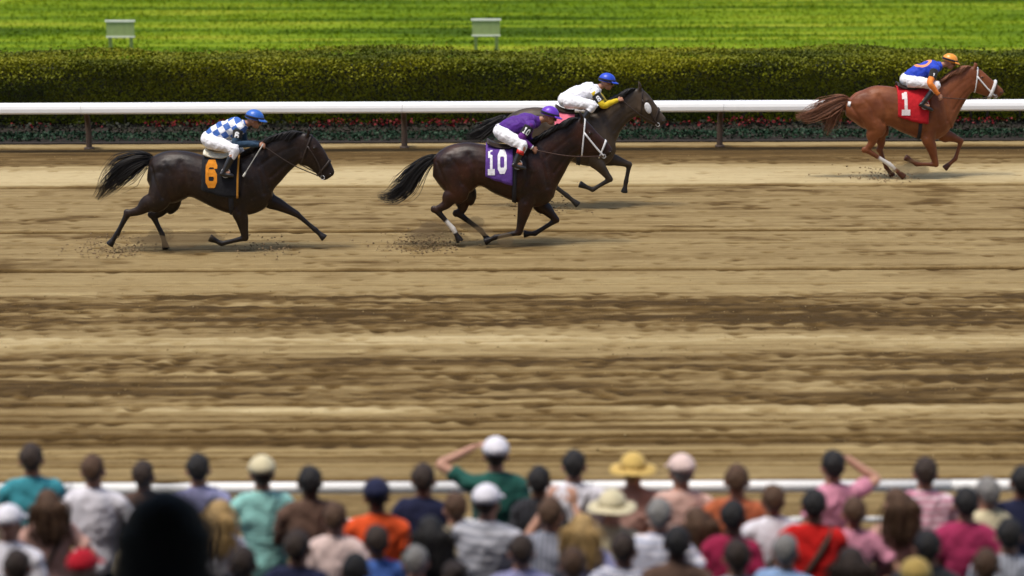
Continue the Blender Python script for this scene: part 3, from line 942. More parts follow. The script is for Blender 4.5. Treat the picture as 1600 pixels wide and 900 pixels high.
HORSES['six'] = Horse('six', dict(
    zoom=(130, 150, 3.2143), ppm=101.21, ang=10.5, x=-4.545, y=34.49, u0=340, vg=390,
    label='very dark brown race horse with black saddle cloth numbered 6 in orange',
    base=(.010, .006, .0045), warm=(.026, .012, .007), darkc=(.008, .006, .006), rough=.46, points=.9, hair=(.009, .007, .006),
    torso=[(352, 318, 335, 420), (375, 297, 380, 505), (430, 276, 450, 535), (500, 272, 515, 515), (560, 280, 555, 502), (640, 302, 640, 543), (720, 310, 715, 576), (800, 300, 790, 592), (860, 282, 860, 588), (905, 300, 925, 556), (935, 350, 960, 500)],
    neck=[(820, 292, 945, 530), (900, 245, 965, 470), (960, 212, 1005, 425), (1020, 190, 1045, 380), (1085, 180, 1085, 345), (1120, 186, 1105, 330)],
    head=[(1105, 188, 1085, 300), (1150, 192, 1095, 340), (1190, 225, 1130, 352), (1218, 265, 1160, 372), (1240, 305, 1178, 390), (1258, 345, 1192, 405), (1270, 375, 1208, 420), (1268, 395, 1228, 421)],
    hind=[dict(side=-1, hip=(430, 400), stifle=(450, 530), hock=(238, 585), fetlock=(182, 685), hoof=(140, 742)),
          dict(side=1, hip=(440, 400), stifle=(470, 545), hock=(350, 592), fetlock=(395, 690), hoof=(412, 762))],
    fore=[dict(side=-1, shoulder=(850, 430), elbow=(800, 560), knee=(822, 708), fetlock=(702, 736), hoof=(642, 706)),
          dict(side=1, shoulder=(890, 430), elbow=(925, 510), knee=(1075, 590), fetlock=(1165, 668), hoof=(1212, 712))],
    tail=[(372, 312), (300, 325), (225, 365), (150, 430), (75, 515)], tailw=[.04, .13, .20, .17, .06],
    bridle='dark', hands=[(416, 228), (420, 226)], handy=(.15, .14), girth=6.6, cloth=(4.75, 7.1, 105), clothc=(.012, .012, .014), trim=(.5, .22, .03),
    number=('6', (634, 328, 703, 458), (.62, .22, .015)), whitesaddle=True))
HORSES['ten'] = Horse('ten', dict(
    zoom=(570, 150, 3.2143), ppm=100.3, ang=10.4, x=-.249, y=34.82, u0=775, vg=383,
    label='dark bay race horse with purple saddle cloth numbered 10 in white',
    base=(.013, .006, .004), warm=(.042, .013, .006), darkc=(.008, .006, .006), rough=.44, points=.9, hair=(.009, .007, .006),
    torso=[(352, 310, 345, 400), (375, 280, 395, 465), (430, 248, 450, 500), (510, 233, 530, 485), (580, 240, 580, 448), (660, 258, 650, 485), (740, 268, 735, 520), (800, 255, 800, 543), (850, 237, 860, 556), (895, 248, 925, 535), (925, 300, 955, 490)],
    neck=[(830, 245, 950, 510), (890, 205, 965, 460), (951, 170, 1000, 395), (1009, 138, 1035, 330), (1051, 119, 1061, 308), (1077, 116, 1083, 290)],
    head=[(1067, 119, 1061, 273), (1096, 116, 1080, 299), (1131, 145, 1115, 308), (1163, 183, 1144, 309), (1196, 215, 1167, 309), (1221, 241, 1183, 311), (1240, 267, 1199, 311), (1240, 289, 1218, 308)],
    hind=[dict(side=-1, hip=(440, 370), stifle=(535, 480), hock=(362, 568), fetlock=(445, 662), hoof=(482, 728)),
          dict(side=1, hip=(450, 370), stifle=(545, 500), hock=(470, 585), fetlock=(585, 672), hoof=(625, 728))],
    fore=[dict(side=-1, shoulder=(860, 390), elbow=(815, 520), knee=(775, 683), fetlock=(657, 706), hoof=(602, 730)),
          dict(side=1, shoulder=(880, 390), elbow=(880, 530), knee=(964, 620), fetlock=(855, 688), hoof=(798, 690))],
    socks={0: (.55, 1.35)},
    tail=[(370, 303), (310, 335), (250, 395), (205, 455), (140, 500), (65, 498)], tailw=[.035, .08, .13, .16, .13, .05],
    bridle='white', hands=[(836.5, 236), (846, 232)], handy=(.20, .15), girth=6.25, cloth=(4.4, 6.1, 104), clothc=(.105, .045, .24),
    number=('10', (612, 280, 720, 390), (.80, .78, .80)), ear_back=.12))
HORSES['eight'] = Horse('eight', dict(
    zoom=(0, 0, 1.0), ppm=91.41, ang=9.5, x=.875, y=38.33, u0=880, vg=326,
    label='greyish dark brown race horse with pink saddle cloth, half hidden behind the purple rider',
    base=(.036, .024, .014), warm=(.085, .056, .034), darkc=(.014, .012, .011), rough=.5, points=.8, hair=(.012, .010, .009),
    torso=[(788, 190, 788, 220), (797, 181, 803, 238), (815, 172, 820, 248), (838, 169, 842, 246), (858, 172, 858, 240), (880, 177, 878, 246), (900, 180, 898, 255), (918, 178, 916, 260), (934, 174, 936, 261), (947, 180, 953, 254), (957, 196, 963, 238)],
    neck=[(925, 178, 960, 238), (943, 168, 963, 222), (958, 158, 970, 206), (971, 150, 980, 193), (984, 144, 990, 186), (993, 141, 998, 182)],
    head=[(990, 142, 988, 175), (1000, 141, 999, 184), (1010, 148, 1005, 190), (1018, 157, 1011, 194), (1025, 167, 1017, 196), (1032, 177, 1022, 198), (1039, 186, 1027, 199), (1039, 192, 1032, 198)],
    hind=[dict(side=-1, hip=(815, 212), stifle=(838, 250), hock=(856, 283), fetlock=(886, 306), hoof=(904, 321)),
          dict(side=1, hip=(818, 212), stifle=(840, 250), hock=(812, 280), fetlock=(830, 308), hoof=(842, 322))],
    fore=[dict(side=-1, shoulder=(938, 222), elbow=(926, 247), knee=(953, 281), fetlock=(926, 297), hoof=(905, 288)),
          dict(side=1, shoulder=(940, 222), elbow=(946, 246), knee=(984, 258), fetlock=(979, 284), hoof=(976, 302))],
    tail=[(792, 184), (770, 198), (750, 210), (728, 216)], tailw=[.04, .10, .13, .05],
    bridle='dark', cheekpiece=True, hands=[(969, 158), (972, 155)], handy=(.14, .13), girth=6.3, cloth=(4.4, 5.9, 100), clothc=(.72, .16, .22),
    number=('8', (871, 196, 889, 226), (.03, .02, .02)), ear_back=.12))
HORSES['one'] = Horse('one', dict(
    zoom=(1230, 70, 3.9135), ppm=84.52, ang=8.75, x=7.335, y=41.56, u0=1420, vg=280,
    label='chestnut race horse with red saddle cloth, leading at the right edge',
    base=(.14, .038, .012), warm=(.24, .075, .024), darkc=(.07, .022, .010), rough=.5, points=.45, hair=(.19, .075, .035),
    torso=[(345, 365, 350, 440), (380, 335, 410, 485), (440, 290, 470, 520), (520, 260, 545, 520), (600, 262, 610, 502), (680, 275, 680, 535), (760, 285, 755, 566), (830, 275, 820, 588), (890, 252, 890, 592), (945, 262, 960, 556), (985, 320, 1000, 500)],
    neck=[(870, 258, 1000, 520), (930, 235, 1015, 480), (985, 195, 1045, 410), (1030, 165, 1075, 355), (1075, 148, 1105, 310), (1105, 145, 1125, 295)],
    head=[(1095, 146, 1095, 260), (1130, 148, 1120, 295), (1170, 172, 1150, 310), (1205, 202, 1180, 320), (1240, 232, 1210, 328), (1270, 258, 1235, 333), (1300, 285, 1255, 335), (1308, 305, 1280, 330)],
    hind=[dict(side=-1, hip=(460, 410), stifle=(590, 490), hock=(475, 648), fetlock=(618, 736), hoof=(712, 816)),
          dict(side=1, hip=(470, 410), stifle=(600, 510), hock=(570, 645), fetlock=(612, 752), hoof=(655, 808))],
    fore=[dict(side=-1, shoulder=(890, 420), elbow=(845, 560), knee=(902, 738), fetlock=(785, 736), hoof=(712, 692)),
          dict(side=1, shoulder=(920, 420), elbow=(955, 550), knee=(1066, 594), fetlock=(1035, 702), hoof=(968, 764))],
    socks={0: (.5, 1.4)},
    tail=[(372, 345), (310, 360), (225, 400), (130, 440), (40, 440)], tailw=[.045, .12, .17, .14, .05], tail2=[(340, 372), (290, 420), (255, 480), (225, 560)], tail2w=[.05, .12, .15, .05],
    bridle='white', roll=True, hands=[(1459, 156), (1472, 132)], handy=(.42, .15), girth=6.5, cloth=(4.6, 7.2, 104), clothc=(.46, .012, .018),
    number=('1', (658, 305, 738, 432), (.74, .66, .62)), tag=(366, 380), ear_back=.05))

# ------------------------------------------------------------ jockeys
def checks(name, a, b, rot, scale):
    m = bpy.data.materials.new(name)
    nt, bs = nodes_of(m); N, L = nt.nodes, nt.links
    tc = N.new('ShaderNodeTexCoord'); mp = N.new('ShaderNodeMapping')
    mp.inputs['Rotation'].default_value = (0, R(rot), 0); mp.inputs['Scale'].default_value = (1, .001, 1); mp.inputs['Location'].default_value = (.03, .3, .05)
    ck = N.new('ShaderNodeTexChecker'); ck.inputs['Scale'].default_value = scale
    ck.inputs['Color1'].default_value = (*a, 1); ck.inputs['Color2'].default_value = (*b, 1)
    L.new(tc.outputs['Object'], mp.inputs[0]); L.new(mp.outputs[0], ck.inputs['Vector']); L.new(ck.outputs[0], bs.inputs['Base Color'])
    bs.inputs['Roughness'].default_value = .6
    n2 = N.new('ShaderNodeTexNoise'); n2.inputs['Scale'].default_value = 16; L.new(tc.outputs['Object'], n2.inputs['Vector'])
    bp = N.new('ShaderNodeBump'); bp.inputs['Strength'].default_value = .5; bp.inputs['Distance'].default_value = .02
    L.new(n2.outputs['Fac'], bp.inputs['Height']); L.new(bp.outputs[0], bs.inputs['Normal'])
    return m

def jockey(hs, J):
    c = lambda p, y=0.0: hs.c(*p, y=y, full=True)
    off = c(J['hip']) + np.array([0, 0, -.08])
    root = empty('person', (hs.D['x'] + off[0], hs.D['y'] + off[1], off[2]))
    props(root, J['label'], 'person', 'jockeys')
    hip, sho, nb, hc = c(J['hip']), c(J['shoulder']), c(J['neck']), c(J['helmet'])
    F, U, S = frame_of(J['face'], (.35, 0, 1))
    head_c = hc - U * .045 + F * .012
    skinm = skin(J['skin'], J['skinc'])
    axis = sho - hip; ln = np.linalg.norm(axis); ax = axis / ln
    def torso(k):
        p = [hip - ax * .06, hip + ax * .05, hip + ax * ln * .35 + np.array([-.01, 0, .03]), hip + ax * ln * .7 + np.array([0, 0, .035]), sho + np.array([.0, 0, .02]), sho * .4 + nb * .6 + np.array([0, 0, .005]), nb]
        r_ = np.array([.115, .135, .138, .145, .130, .088, .058]) * k
        return limb(p, r_, [1.25, 1.22, 1.2, 1.27, 1.38, 1.25, 1.1], 18, 4)
    body = [torso(.78), limb([nb, nb * .5 + head_c * .5, head_c - U * .03], [.055, .052, .05], 1, 12, 3)] + head_parts(head_c, F, U, .95)
    arms = []
    for k, sd in ((0, -1), (1, 1)):
        s_ = sho + np.array([.01, sd * .17, .0]); e = c(J['elbow'][k], sd * J.get('elbow_out', (.25, .25))[k]); w = c(J['hand'][k], sd * hs.D['handy'][k])
        d = (w - e) / np.linalg.norm(w - e)
        wr = w - d * .06
        arms.append((s_, e, wr))
        body.append(limb([s_, (s_ + e) / 2, e, (e + wr) / 2, wr], [.048, .043, .038, .036, .026], 1, 10, 4))
        body += hand_parts(wr, d, np.array([0, -sd * .8, -.5]), (62, 80, 50), thumb=-sd, s=.98)
    legs = []
    for k, sd in ((0, -1), (1, 1)):
        hp = hip + np.array([.0, sd * .10, -.02]); kn = c(J['knee'], sd * .31); an = c(J['ankle'], sd * .345); to = c(J['toe'], sd * .35)
        legs.append((hp, kn, an, to))
        body.append(limb([hp, hp * .5 + kn * .5 , kn, kn * .5 + an * .5, an, an * .4 + to * .6], [.085, .075, .055, .05, .035, .03], 1, 12, 4))
    link('body', remesh('body', body, .0065, 2, off), skinm, root)
    jm = J['jersey']
    jp = [torso(1.0)] + [ellipsoid(a[0], (.075, .07, .07)) for a in arms]
    link('jersey', folds(remesh('jersey', jp, .011, 4, off), .028, 11, 9, 5), jm, root)
    for (s_, e, wr), sd in zip(arms, (-1, 1)):
        m_ = (s_ + e) / 2; f_ = (e + wr) / 2
        sl = limb([s_ - (e - s_) * .08, m_ + (0, 0, -.004), e + (e - m_) * .12, f_ + (0, 0, -.006), wr - (wr - e) * .04], [.070, .064, .058, .050, .034], 1, 16, 5)
        sv = sl[0]; sv = sv + .004 * np.sin(sv * 70 + sv[:, ::-1] * 45)
        slv = link('sleeve', mesh('sleeve', [(sv, sl[1])], off), J['sleeve'], root)
        cf = limb([wr - (wr - e) * .10, wr - (wr - e) * .0], [.038, .034], 1, 12)
        link('cuff', mesh('cuff', [cf], off), J['cuff'], slv)
        if sd == -1:
            a0 = s_ + (e - s_) * .14; a1 = s_ + (e - s_) * .72
            bd = limb([a0, (a0 + a1) / 2 + (0, 0, -.002), a1], [.078, .075, .072], 1, 24, 5)
            band = link('armband', mesh('armband', [bd], off), fabric('armband_black', (.02, .018, .016)), slv)
            up = (a0 - a1) / np.linalg.norm(a0 - a1); rt = np.cross((0, 1, 0), up); rt = -rt if rt[0] < 0 else rt
            mid = (a0 + a1) / 2
            fr = lambda u, v: (mid + rt * (u - .5) * (.085 if len(J['num']) == 1 else .12) + up * (v - .5) * .115 + np.array([0, -.5, 0]), (0, 1, 0))
            for i in range(len(J['num'])): link('digit', lettering(J['num'], fr, bd, off, only=i), WSTRAP, slv, smooth=False)
    br = [ellipsoid(hip + ax * .0 + np.array([-.01, 0, -.0]), (.125, .165, .125)), limb([hip, hip + ax * .10], [.118, .112], 1.35, 16)]
    for hp, kn, an, to in legs:
        br.append(limb([hp, hp * .55 + kn * .45 + (0, 0, .005), kn * .85 + hp * .15, kn, kn * .6 + an * .4], [.112, .102, .082, .070, .054], 1, 14, 4))
    link('breeches', folds(remesh('breeches', br, .011, 4, off), .016, 12, 12, 6), J['breeches'], root)
    for (hp, kn, an, to), sd in zip(legs, (-1, 1)):
        d = (to - an); d /= np.linalg.norm(d)
        dn = an - kn; dn /= np.linalg.norm(dn)
        heel = an + dn * .055 - d * .045
        toe = to + dn * .035
        bt = [limb([kn * .66 + an * .34, kn * .35 + an * .65, an], [.058, .054, .043], 1, 14, 4), limb([an + dn * .01, an + dn * .05], [.046, .04], 1, 12),
              limb([heel, heel * .5 + toe * .5, toe - d * .03, toe + d * .02], [.036, .036, .034, .018], 1.15, 12, 4)]
        boot = link('boot', remesh('boot', bt, .009, 3, off), mat('boot_leather', (.018, .016, .015), .3, .2, 12, spec=.6), root)
        if 'boottop' in J:
            link('boot_top', mesh('boot_top', [limb([kn * .70 + an * .30, kn * .48 + an * .52], [.062, .061], 1, 18)], off), J['boottop'], boot)
        st = [toe * .45 + heel * .55 + np.array([math.sin(t) * .065, 0, math.cos(t) * .075 + .03]) for t in np.linspace(0, 2 * np.pi, 17)]
        stirrup = [p + np.array([0, sd * .0, 0]) for p in st]
        link('stirrup', mesh('stirrup', [limb(stirrup, [.007] * 17, 1.6, 8, 1)], off), mat('steel', (.5, .5, .5), .25, .05), hs.root, loc=off)
    # helmet with peak, strap and goggles
    rot = np.column_stack([S, F, U])
    hv = []
    nseg = 28
    for th in np.linspace(0.04, R(100), 12):
        ring = []
        for p in np.linspace(0, 2 * np.pi, nseg, endpoint=False):
            q = np.array([math.sin(th) * math.cos(p) * .122, math.sin(th) * math.sin(p) * .146, math.cos(th) * .128])
            if th > R(85): q[:2] *= .99
            ring.append(hc + rot @ q)
        hv.append(np.array(ring))
    hl = link('helmet', mesh('helmet', [loft(hv)], off), J['helmetm'], root)
    pk = []
    for a_ in np.linspace(-R(62), R(62), 13):
        row = [hc + rot @ np.array([math.sin(a_) * (.118 + e * .55 * math.cos(a_)), math.cos(a_) * (.142 + e), .006 - e * .45]) for e in np.linspace(0, .065, 4)]
        pk.append(row)
    link('peak', mesh('peak', [shell(np.array(pk), .006)], off), J['helmetm'], hl)
    gb = []
    for a_ in np.linspace(0, 2 * np.pi, 33):
        gb.append([hc + rot @ np.array([math.sin(a_) * .127, math.cos(a_) * .151, e]) for e in (-.006, .012, .03)])
    link('goggle_strap', mesh('goggle_strap', [shell(np.array(gb), .003)], off), fabric('strap_dark', (.02, .02, .03)), hl)
    gg = []
    for a_ in np.linspace(-R(65), R(65), 15):
        gg.append([head_c + rot @ np.array([math.sin(a_) * .082, .025 + math.cos(a_) * .088, e]) for e in (-.012, .012, .036)])
    link('goggles', mesh('goggles', [shell(np.array(gg), .006)], off), mat('goggle_lens', (.02, .02, .022), .1, .05, spec=.8), root)
    return root

WHT_B = fabric('breeches_white', (.80, .79, .80), .7)
jockey(HORSES['six'], dict(label='jockey in white silks with blue squares, blue helmet, crouched on the leftmost horse', num='6',
    helmet=(403.3, 184.8), neck=(390, 194), shoulder=(379, 199.5), hip=(333, 217), knee=(376, 235), ankle=(359, 268), toe=(373, 272), elbow=[(377, 224), (384, 221)], hand=[(416.5, 228), (421, 226)],
    face=(1, 0, -.25), skin='tan', skinc=(.36, .17, .10), jersey=checks('silks_blue_squares', (.78, .79, .82), (.035, .12, .42), 32, 10.5), sleeve=fabric('sleeve_teal', (.03, .06, .10)), cuff=fabric('cuff_teal', (.03, .06, .10)),
    breeches=WHT_B, helmetm=mat('helmet_blue_satin', (.03, .13, .50), .35, .12, 12, .25, 20, .5)))
jockey(HORSES['ten'], dict(label='jockey in purple silks and purple helmet with red boot tops', num='10',
    helmet=(859.5, 180), neck=(844, 189), shoulder=(828, 194.5), hip=(785, 206), knee=(818, 229), ankle=(807, 255), toe=(822, 261), elbow=[(815, 218), (826, 214)], hand=[(836.5, 236), (846, 232)],
    face=(1, 0, -.3), skin='tan', skinc=(.36, .17, .10), jersey=fabric('silks_purple', (.085, .022, .22), .6), sleeve=fabric('sleeve_purple', (.13, .02, .20), .6), cuff=WSTRAP,
    breeches=WHT_B, boottop=mat('boot_top_red', (.52, .02, .015), .35, .1), helmetm=mat('helmet_purple_satin', (.14, .035, .46), .35, .12, 12, .25, 20, .5)))
jockey(HORSES['eight'], dict(label='jockey in white silks with yellow sleeves and royal blue helmet, behind the purple rider', num='8',
    helmet=(948, 128.5), neck=(936, 139), shoulder=(928, 146), hip=(884, 158), knee=(926, 168), ankle=(908, 193), toe=(921, 197), elbow=[(941, 167), (948, 164)], hand=[(969, 158), (972, 155)],
    face=(1, 0, -.2), skin='tan', skinc=(.36, .17, .10), jersey=fabric('silks_white', (.78, .77, .80), .6), sleeve=fabric('sleeve_yellow', (.62, .44, .015), .6), cuff=fabric('sleeve_yellow', (.62, .44, .015)),
    breeches=WHT_B, helmetm=mat('helmet_royal_satin', (.02, .065, .52), .35, .12, 12, .25, 20, .5)))

def ring_silks():
    m = fabric('silks_blue_orange', (.02, .055, .45), .6)
    nt = m.node_tree; N, L = nt.nodes, nt.links; b = N['Principled BSDF']
    base = b.inputs['Base Color'].links[0].from_socket
    tc = N.new('ShaderNodeTexCoord'); vm = N.new('ShaderNodeVectorMath'); vm.operation = 'DISTANCE'
    vm.inputs[1].default_value = (.27, -.02, .42)
    L.new(tc.outputs['Object'], vm.inputs[0])
    rp = N.new('ShaderNodeValToRGB'); rp.color_ramp.interpolation = 'CONSTANT'
    e = rp.color_ramp.elements; e[0].position = 0; e[0].color = (0, 0, 0, 1); e[1].position = .11; e[1].color = (1, 1, 1, 1)
    k = e.new(.165); k.color = (0, 0, 0, 1)
    L.new(vm.outputs['Value'], rp.inputs[0])
    mx = N.new('ShaderNodeMix'); mx.data_type = 'RGBA'
    L.new(rp.outputs[0], mx.inputs[0]); L.new(base, mx.inputs[6]); mx.inputs[7].default_value = (.80, .30, .12, 1)
    L.new(mx.outputs[2], b.inputs['Base Color'])
    return m
jockey(HORSES['one'], dict(label='jockey in royal blue silks with orange sleeves and orange helmet on the chestnut', num='1', elbow_out=(.40, .25),
    helmet=(1478.5, 98), neck=(1466, 105), shoulder=(1452, 110), hip=(1413, 127), knee=(1455, 137), ankle=(1434, 164), toe=(1450, 173), elbow=[(1443, 133), (1458, 130)], hand=[(1459, 156), (1472, 132)],
    face=(1, 0, -.3), skin='tan', skinc=(.36, .17, .10), jersey=ring_silks(), sleeve=fabric('sleeve_orange', (.78, .22, .035), .6), cuff=fabric('sleeve_orange', (.78, .22, .035)),
    breeches=WHT_B, helmetm=mat('helmet_orange_satin', (.82, .30, .03), .35, .12, 12, .25, 20, .5)))

def make_crop():
    hs = HORSES['six']
    a, b = hs.c(418, 226, y=-.19, full=True), hs.c(387.5, 276, y=-.34, full=True)
    root = empty('riding_crop', (hs.D['x'] + a[0], hs.D['y'] + a[1], a[2]))
    props(root, 'thin riding crop in the hand of the blue-helmeted leftmost jockey', 'riding crop')
    d = b - a
    link('shaft', mesh('shaft', [limb([a, a + d * .5, b], [.010, .008, .006], 1, 8, 3)], a), mat('crop_grey', (.35, .34, .30), .5), root)
    link('popper', mesh('popper', [limb([a + d * .86, a + d * .93, b + d * .01], [.008, .017, .014], .5, 8, 3)], a), mat('crop_pale', (.6, .58, .5), .6), root)
make_crop()

def make_clods():
    r = np.random.default_rng(21); parts = []
    for hx, hy, fx, fz, n in ((-4.9, 34.4, -.9, .1, 90), (-.85, 34.7, -.2, .05, 130), (.75, 38.2, .2, .05, 40), (7.3, 41.5, -.1, .05, 60), (-4.0, 34.4, .5, .05, 40)):
        for i in range(n * 3):
            t = abs(r.normal(0, 1)); u = r.uniform(.004, .017)
            p = np.array([hx + fx - .42 * t + r.normal(0, .22), hy + r.normal(0, .30), .012 + abs(r.normal(0, .12)) * (1 if r.random() < .6 else .1)])
            v, f = ellipsoid(p, (u * r.uniform(.8, 1.6), u, u * .7), None, 6, 4)
            parts.append((v + r.normal(0, u * .18, v.shape), f))
    o = link('dirt_clods', mesh('dirt_clods', parts), mat('clod_soil', (.22, .15, .075), .95, .3, 30), smooth=False)
    props(o, 'brown clods of dirt thrown up by the hooves', 'dirt', kind='stuff')
make_clods()

def make_dust():
    m = bpy.data.materials.new('dust_cloud'); m.use_nodes = True
    N, L = m.node_tree.nodes, m.node_tree.links
    N.remove(N['Principled BSDF'])
    v = N.new('ShaderNodeVolumePrincipled')
    v.inputs['Color'].default_value = (.40, .27, .14, 1); v.inputs['Density'].default_value = 2.6
    L.new(v.outputs[0], N['Material Output'].inputs['Volume'])
    r = np.random.default_rng(44)
    for x, y, sx, sz, lab in ((-5.25, 34.4, .55, .15, 'brown dust thrown up behind the hind hooves of horse 6'), (-1.05, 34.7, .50, .15, 'brown dust thrown up behind the hind hooves of horse 10'), (7.25, 41.5, .35, .10, 'dust thrown up behind the hind hooves of the chestnut')):
        P = []
        for i in range(16):
            q = r.normal(0, 1, 3)
            P.append(ellipsoid((x + sx * .55 * q[0], y + .14 * q[1], .12 + sz * abs(q[2]) * .8), (sx * r.uniform(.25, .5), .16, sz * r.uniform(.35, .8)), None, 10, 7))
        V = np.concatenate([p[0] for p in P]); dz = max(0, .02 - V[:, 2].min())
        o = link('dust', remesh('dust', [(v_ + (0, 0, dz), f_) for v_, f_ in P], .03, 6), m)
        props(o, lab, 'dust', kind='stuff')
make_dust()

# ------------------------------------------------------------ spectators
ARMS = {   # shoulder is at (.185, 0, 1.40); per side: elbow, wrist, finger direction, palm normal, curl
    'down': [((.235, -.03, 1.12), (.225, .06, .88), (0, .15, -1), (-1, 0, 0), (18, 22, 14))] * 2,
    'lean': [((.25, .08, 1.14), (.14, .30, 1.10), (-.4, 1, 0), (0, 0, -1), (25, 30, 20))] * 2,
    'hips': [((.36, -.06, 1.16), (.20, .03, .98), (-1, .2, -.3), (0, -1, 0), (25, 30, 20)), ((.235, -.03, 1.12), (.225, .06, .88), (0, .15, -1), (-1, 0, 0), (18, 22, 14))],
    'brow_right': [((.40, .10, 1.46), (.16, .20, 1.62), (-1, .3, .25), (0, -.3, -1), (10, 12, 8)), ((.235, -.03, 1.12), (.225, .06, .88), (0, .15, -1), (-1, 0, 0), (18, 22, 14))],
    'brow_left': [((.235, -.03, 1.12), (.225, .06, .88), (0, .15, -1), (-1, 0, 0), (18, 22, 14)), ((.43, .08, 1.52), (.15, .19, 1.63), (-1, .3, .25), (0, -.3, -1), (10, 12, 8))],
    'phone': [((.26, .20, 1.30), (.10, .36, 1.58), (-.2, .1, 1), (-.6, .8, 0), (30, 45, 30))] * 2,
}
CACHE = {}
def crowd_meshes(pose, build):
    key = (pose, build)
    if key in CACHE: return CACHE[key]
    w = {'m': 1.0, 'f': .88, 'l': 1.15}[build]
    def torso(k):
        P = [(0, 0, .80), (0, -.005, .92), (0, 0, 1.06), (0, .0, 1.22), (0, -.005, 1.34), (0, -.01, 1.415), (0, -.01, 1.455), (0, -.005, 1.48)]
        rr = np.array([.118, .122, .116, .128, .118, .094, .078, .066])
        lat = np.array([1.45, 1.45, 1.44, 1.46, 1.66, 1.85, 1.5, 1.1]) * w
        return limb(P, rr * k, lat * (1 + (k - 1) * .2), 20, 4, (1, 0, 0))
    body = [torso(.74), limb([(0, -.01, 1.40), (0, 0, 1.48), (0, .01, 1.55)], [.072, .064, .060], 1, 12, 3)] + head_parts((0, .015, 1.598), (0, 1, 0), (0, 0, 1), 1.07)
    shirt = [torso(1.0)]
    for (e, wr, d, n, cu), sd in zip(ARMS[pose], (1, -1)):
        m = np.array([sd, 1, 1])
        s_ = np.array([.175 * w, -.005, 1.385]) * m; e = (np.array(e) + (w - 1) * np.array([.17, 0, 0])) * m; wr = np.array(wr) * m
        body.append(limb([s_, (s_ + e) / 2, e, (e * .6 + wr * .4), wr], [.044, .044, .038, .037, .026], 1, 10, 4))
        body += hand_parts(wr, np.array(d, float) * m, np.array(n, float) * m, cu, thumb=sd if pose != 'down' else -sd)
        q = s_ + (e - s_) * .66
        shirt += [limb([s_ * (.45, 1, 1) + (0, 0, .022), s_ * (.8, 1, 1) + (0, 0, .006), s_ + (e - s_) * .12, (s_ + q) / 2, q], [.060, .066, .068, .064, .068], 1, 14, 4)]
    legs = []
    for sd in (-1, 1):
        hp, kn, an = np.array([sd * .092, 0, .86]), np.array([sd * .10, .015, .48]), np.array([sd * .11, -.02, .08])
        body.append(limb([hp, (hp + kn) / 2, kn, kn * .6 + an * .4, an, an + (0, .10, -.045)], [.085, .075, .055, .055, .036, .03], 1, 12, 4))
        legs.append(limb([hp + (0, 0, .02), (hp + kn) / 2, kn, an + (0, 0, .02)], [.104, .092, .074, .066], 1, 14, 4))
    shoes = []
    for sd in (-1, 1):
        shoes.append(remesh('shoe', [limb([(sd * .11, -.07, .045), (sd * .11, .02, .05), (sd * .115, .12, .036), (sd * .117, .18, .03)], [.042, .044, .036, .020], 1.05, 12, 4)], .012, 2))
    CACHE[key] = (remesh('body', body, .0095, 2), folds(remesh('shirt', shirt, .013, 9), .020, 7, 9, len(CACHE) + 3),
                  remesh('trousers', [limb([(0, 0, .80), (0, 0, .88), (0, 0, .99)], [.115, .124, .118], 1.42 * w, 18, 3, (1, 0, 0))] + legs, .014, 4), shoes)
    return CACHE[key]

def hair_mesh(kind):
    if ('hair', kind) in CACHE: return CACHE['hair', kind]
    r = np.random.default_rng({'short': 1, 'long': 2, 'bun': 3, 'full': 4}[kind])
    P = [ellipsoid((0, -.008, 1.646), (.089, .109, .092)), ellipsoid((0, -.048, 1.610), (.076, .070, .076))]
    if kind == 'long':
        path = [(0, -.03, 1.70), (0, -.095, 1.62), (0, -.105, 1.52), (0, -.125, 1.40), (0, -.14, 1.28)]
        P.append(limb(path[:4], [.05, .05, .045, .02], 1.4, 14, 4, (1, 0, 0)))
        P += strands(path, [.09, .12, .13, .14, .11], 260, 31, .011, .35, (0, .2), (.75, 1.0), .03)
        CACHE['hair', kind] = mesh('hair', P)
        return CACHE['hair', kind]
    if kind == 'bun': P.append(ellipsoid((0, -.10, 1.70), (.045, .045, .045)))
    if kind == 'full':
        P += [ellipsoid((0, -.03, 1.62), (.150, .13, .125)), limb([(0, -.05, 1.62), (0, -.07, 1.5), (0, -.06, 1.36)], [.12, .115, .09], 1.45, 16, 4, (1, 0, 0))]
    for i in range(60):
        a, t = r.uniform(0, 2 * np.pi), r.uniform(.15, 1.7)
        p = np.array([math.sin(t) * math.cos(a) * .086, -.008 + math.sin(t) * math.sin(a) * .10, 1.64 + math.cos(t) * .09])
        if p[1] > .06 and p[2] < 1.67: continue
        P.append(ellipsoid(p, (.016, .016, .022), None, 6, 4))
    CACHE['hair', kind] = remesh('hair', P, .009, 2)
    return CACHE['hair', kind]

def hat_mesh(kind):
    if ('hat', kind) in CACHE: return CACHE['hat', kind]
    R_ = []
    for th, z in ((.05, 0), (.35, 0), (.7, 0), (1.05, 0), (1.35, 0), (1.65, 0)):
        R_.append(np.array([(math.sin(th) * math.cos(p) * .106, -.008 + math.sin(th) * math.sin(p) * .126, 1.655 + math.cos(th) * .106) for p in np.linspace(0, 2 * np.pi, 24, endpoint=False)]))
    P = [loft(R_)]
    if kind == 'cap':
        pk = [[(math.sin(a) * (.103 + e * .5 * math.cos(a)), math.cos(a) * (.116 + e) , 1.652 - e * .25) for e in np.linspace(0, .075, 4)] for a in np.linspace(-R(60), R(60), 11)]
        P.append(shell(np.array(pk), .006))
    else:
        bm = [[(math.cos(a) * (.100 + e), -.008 + math.sin(a) * (.118 + e), 1.650 - e * .28 + .008 * math.sin(3 * a)) for e in np.linspace(0, .085, 4)] for a in np.linspace(0, 2 * np.pi, 29)]
        P.append(shell(np.array(bm), .006))
    CACHE['hat', kind] = mesh('hat', P)
    return CACHE['hat', kind]

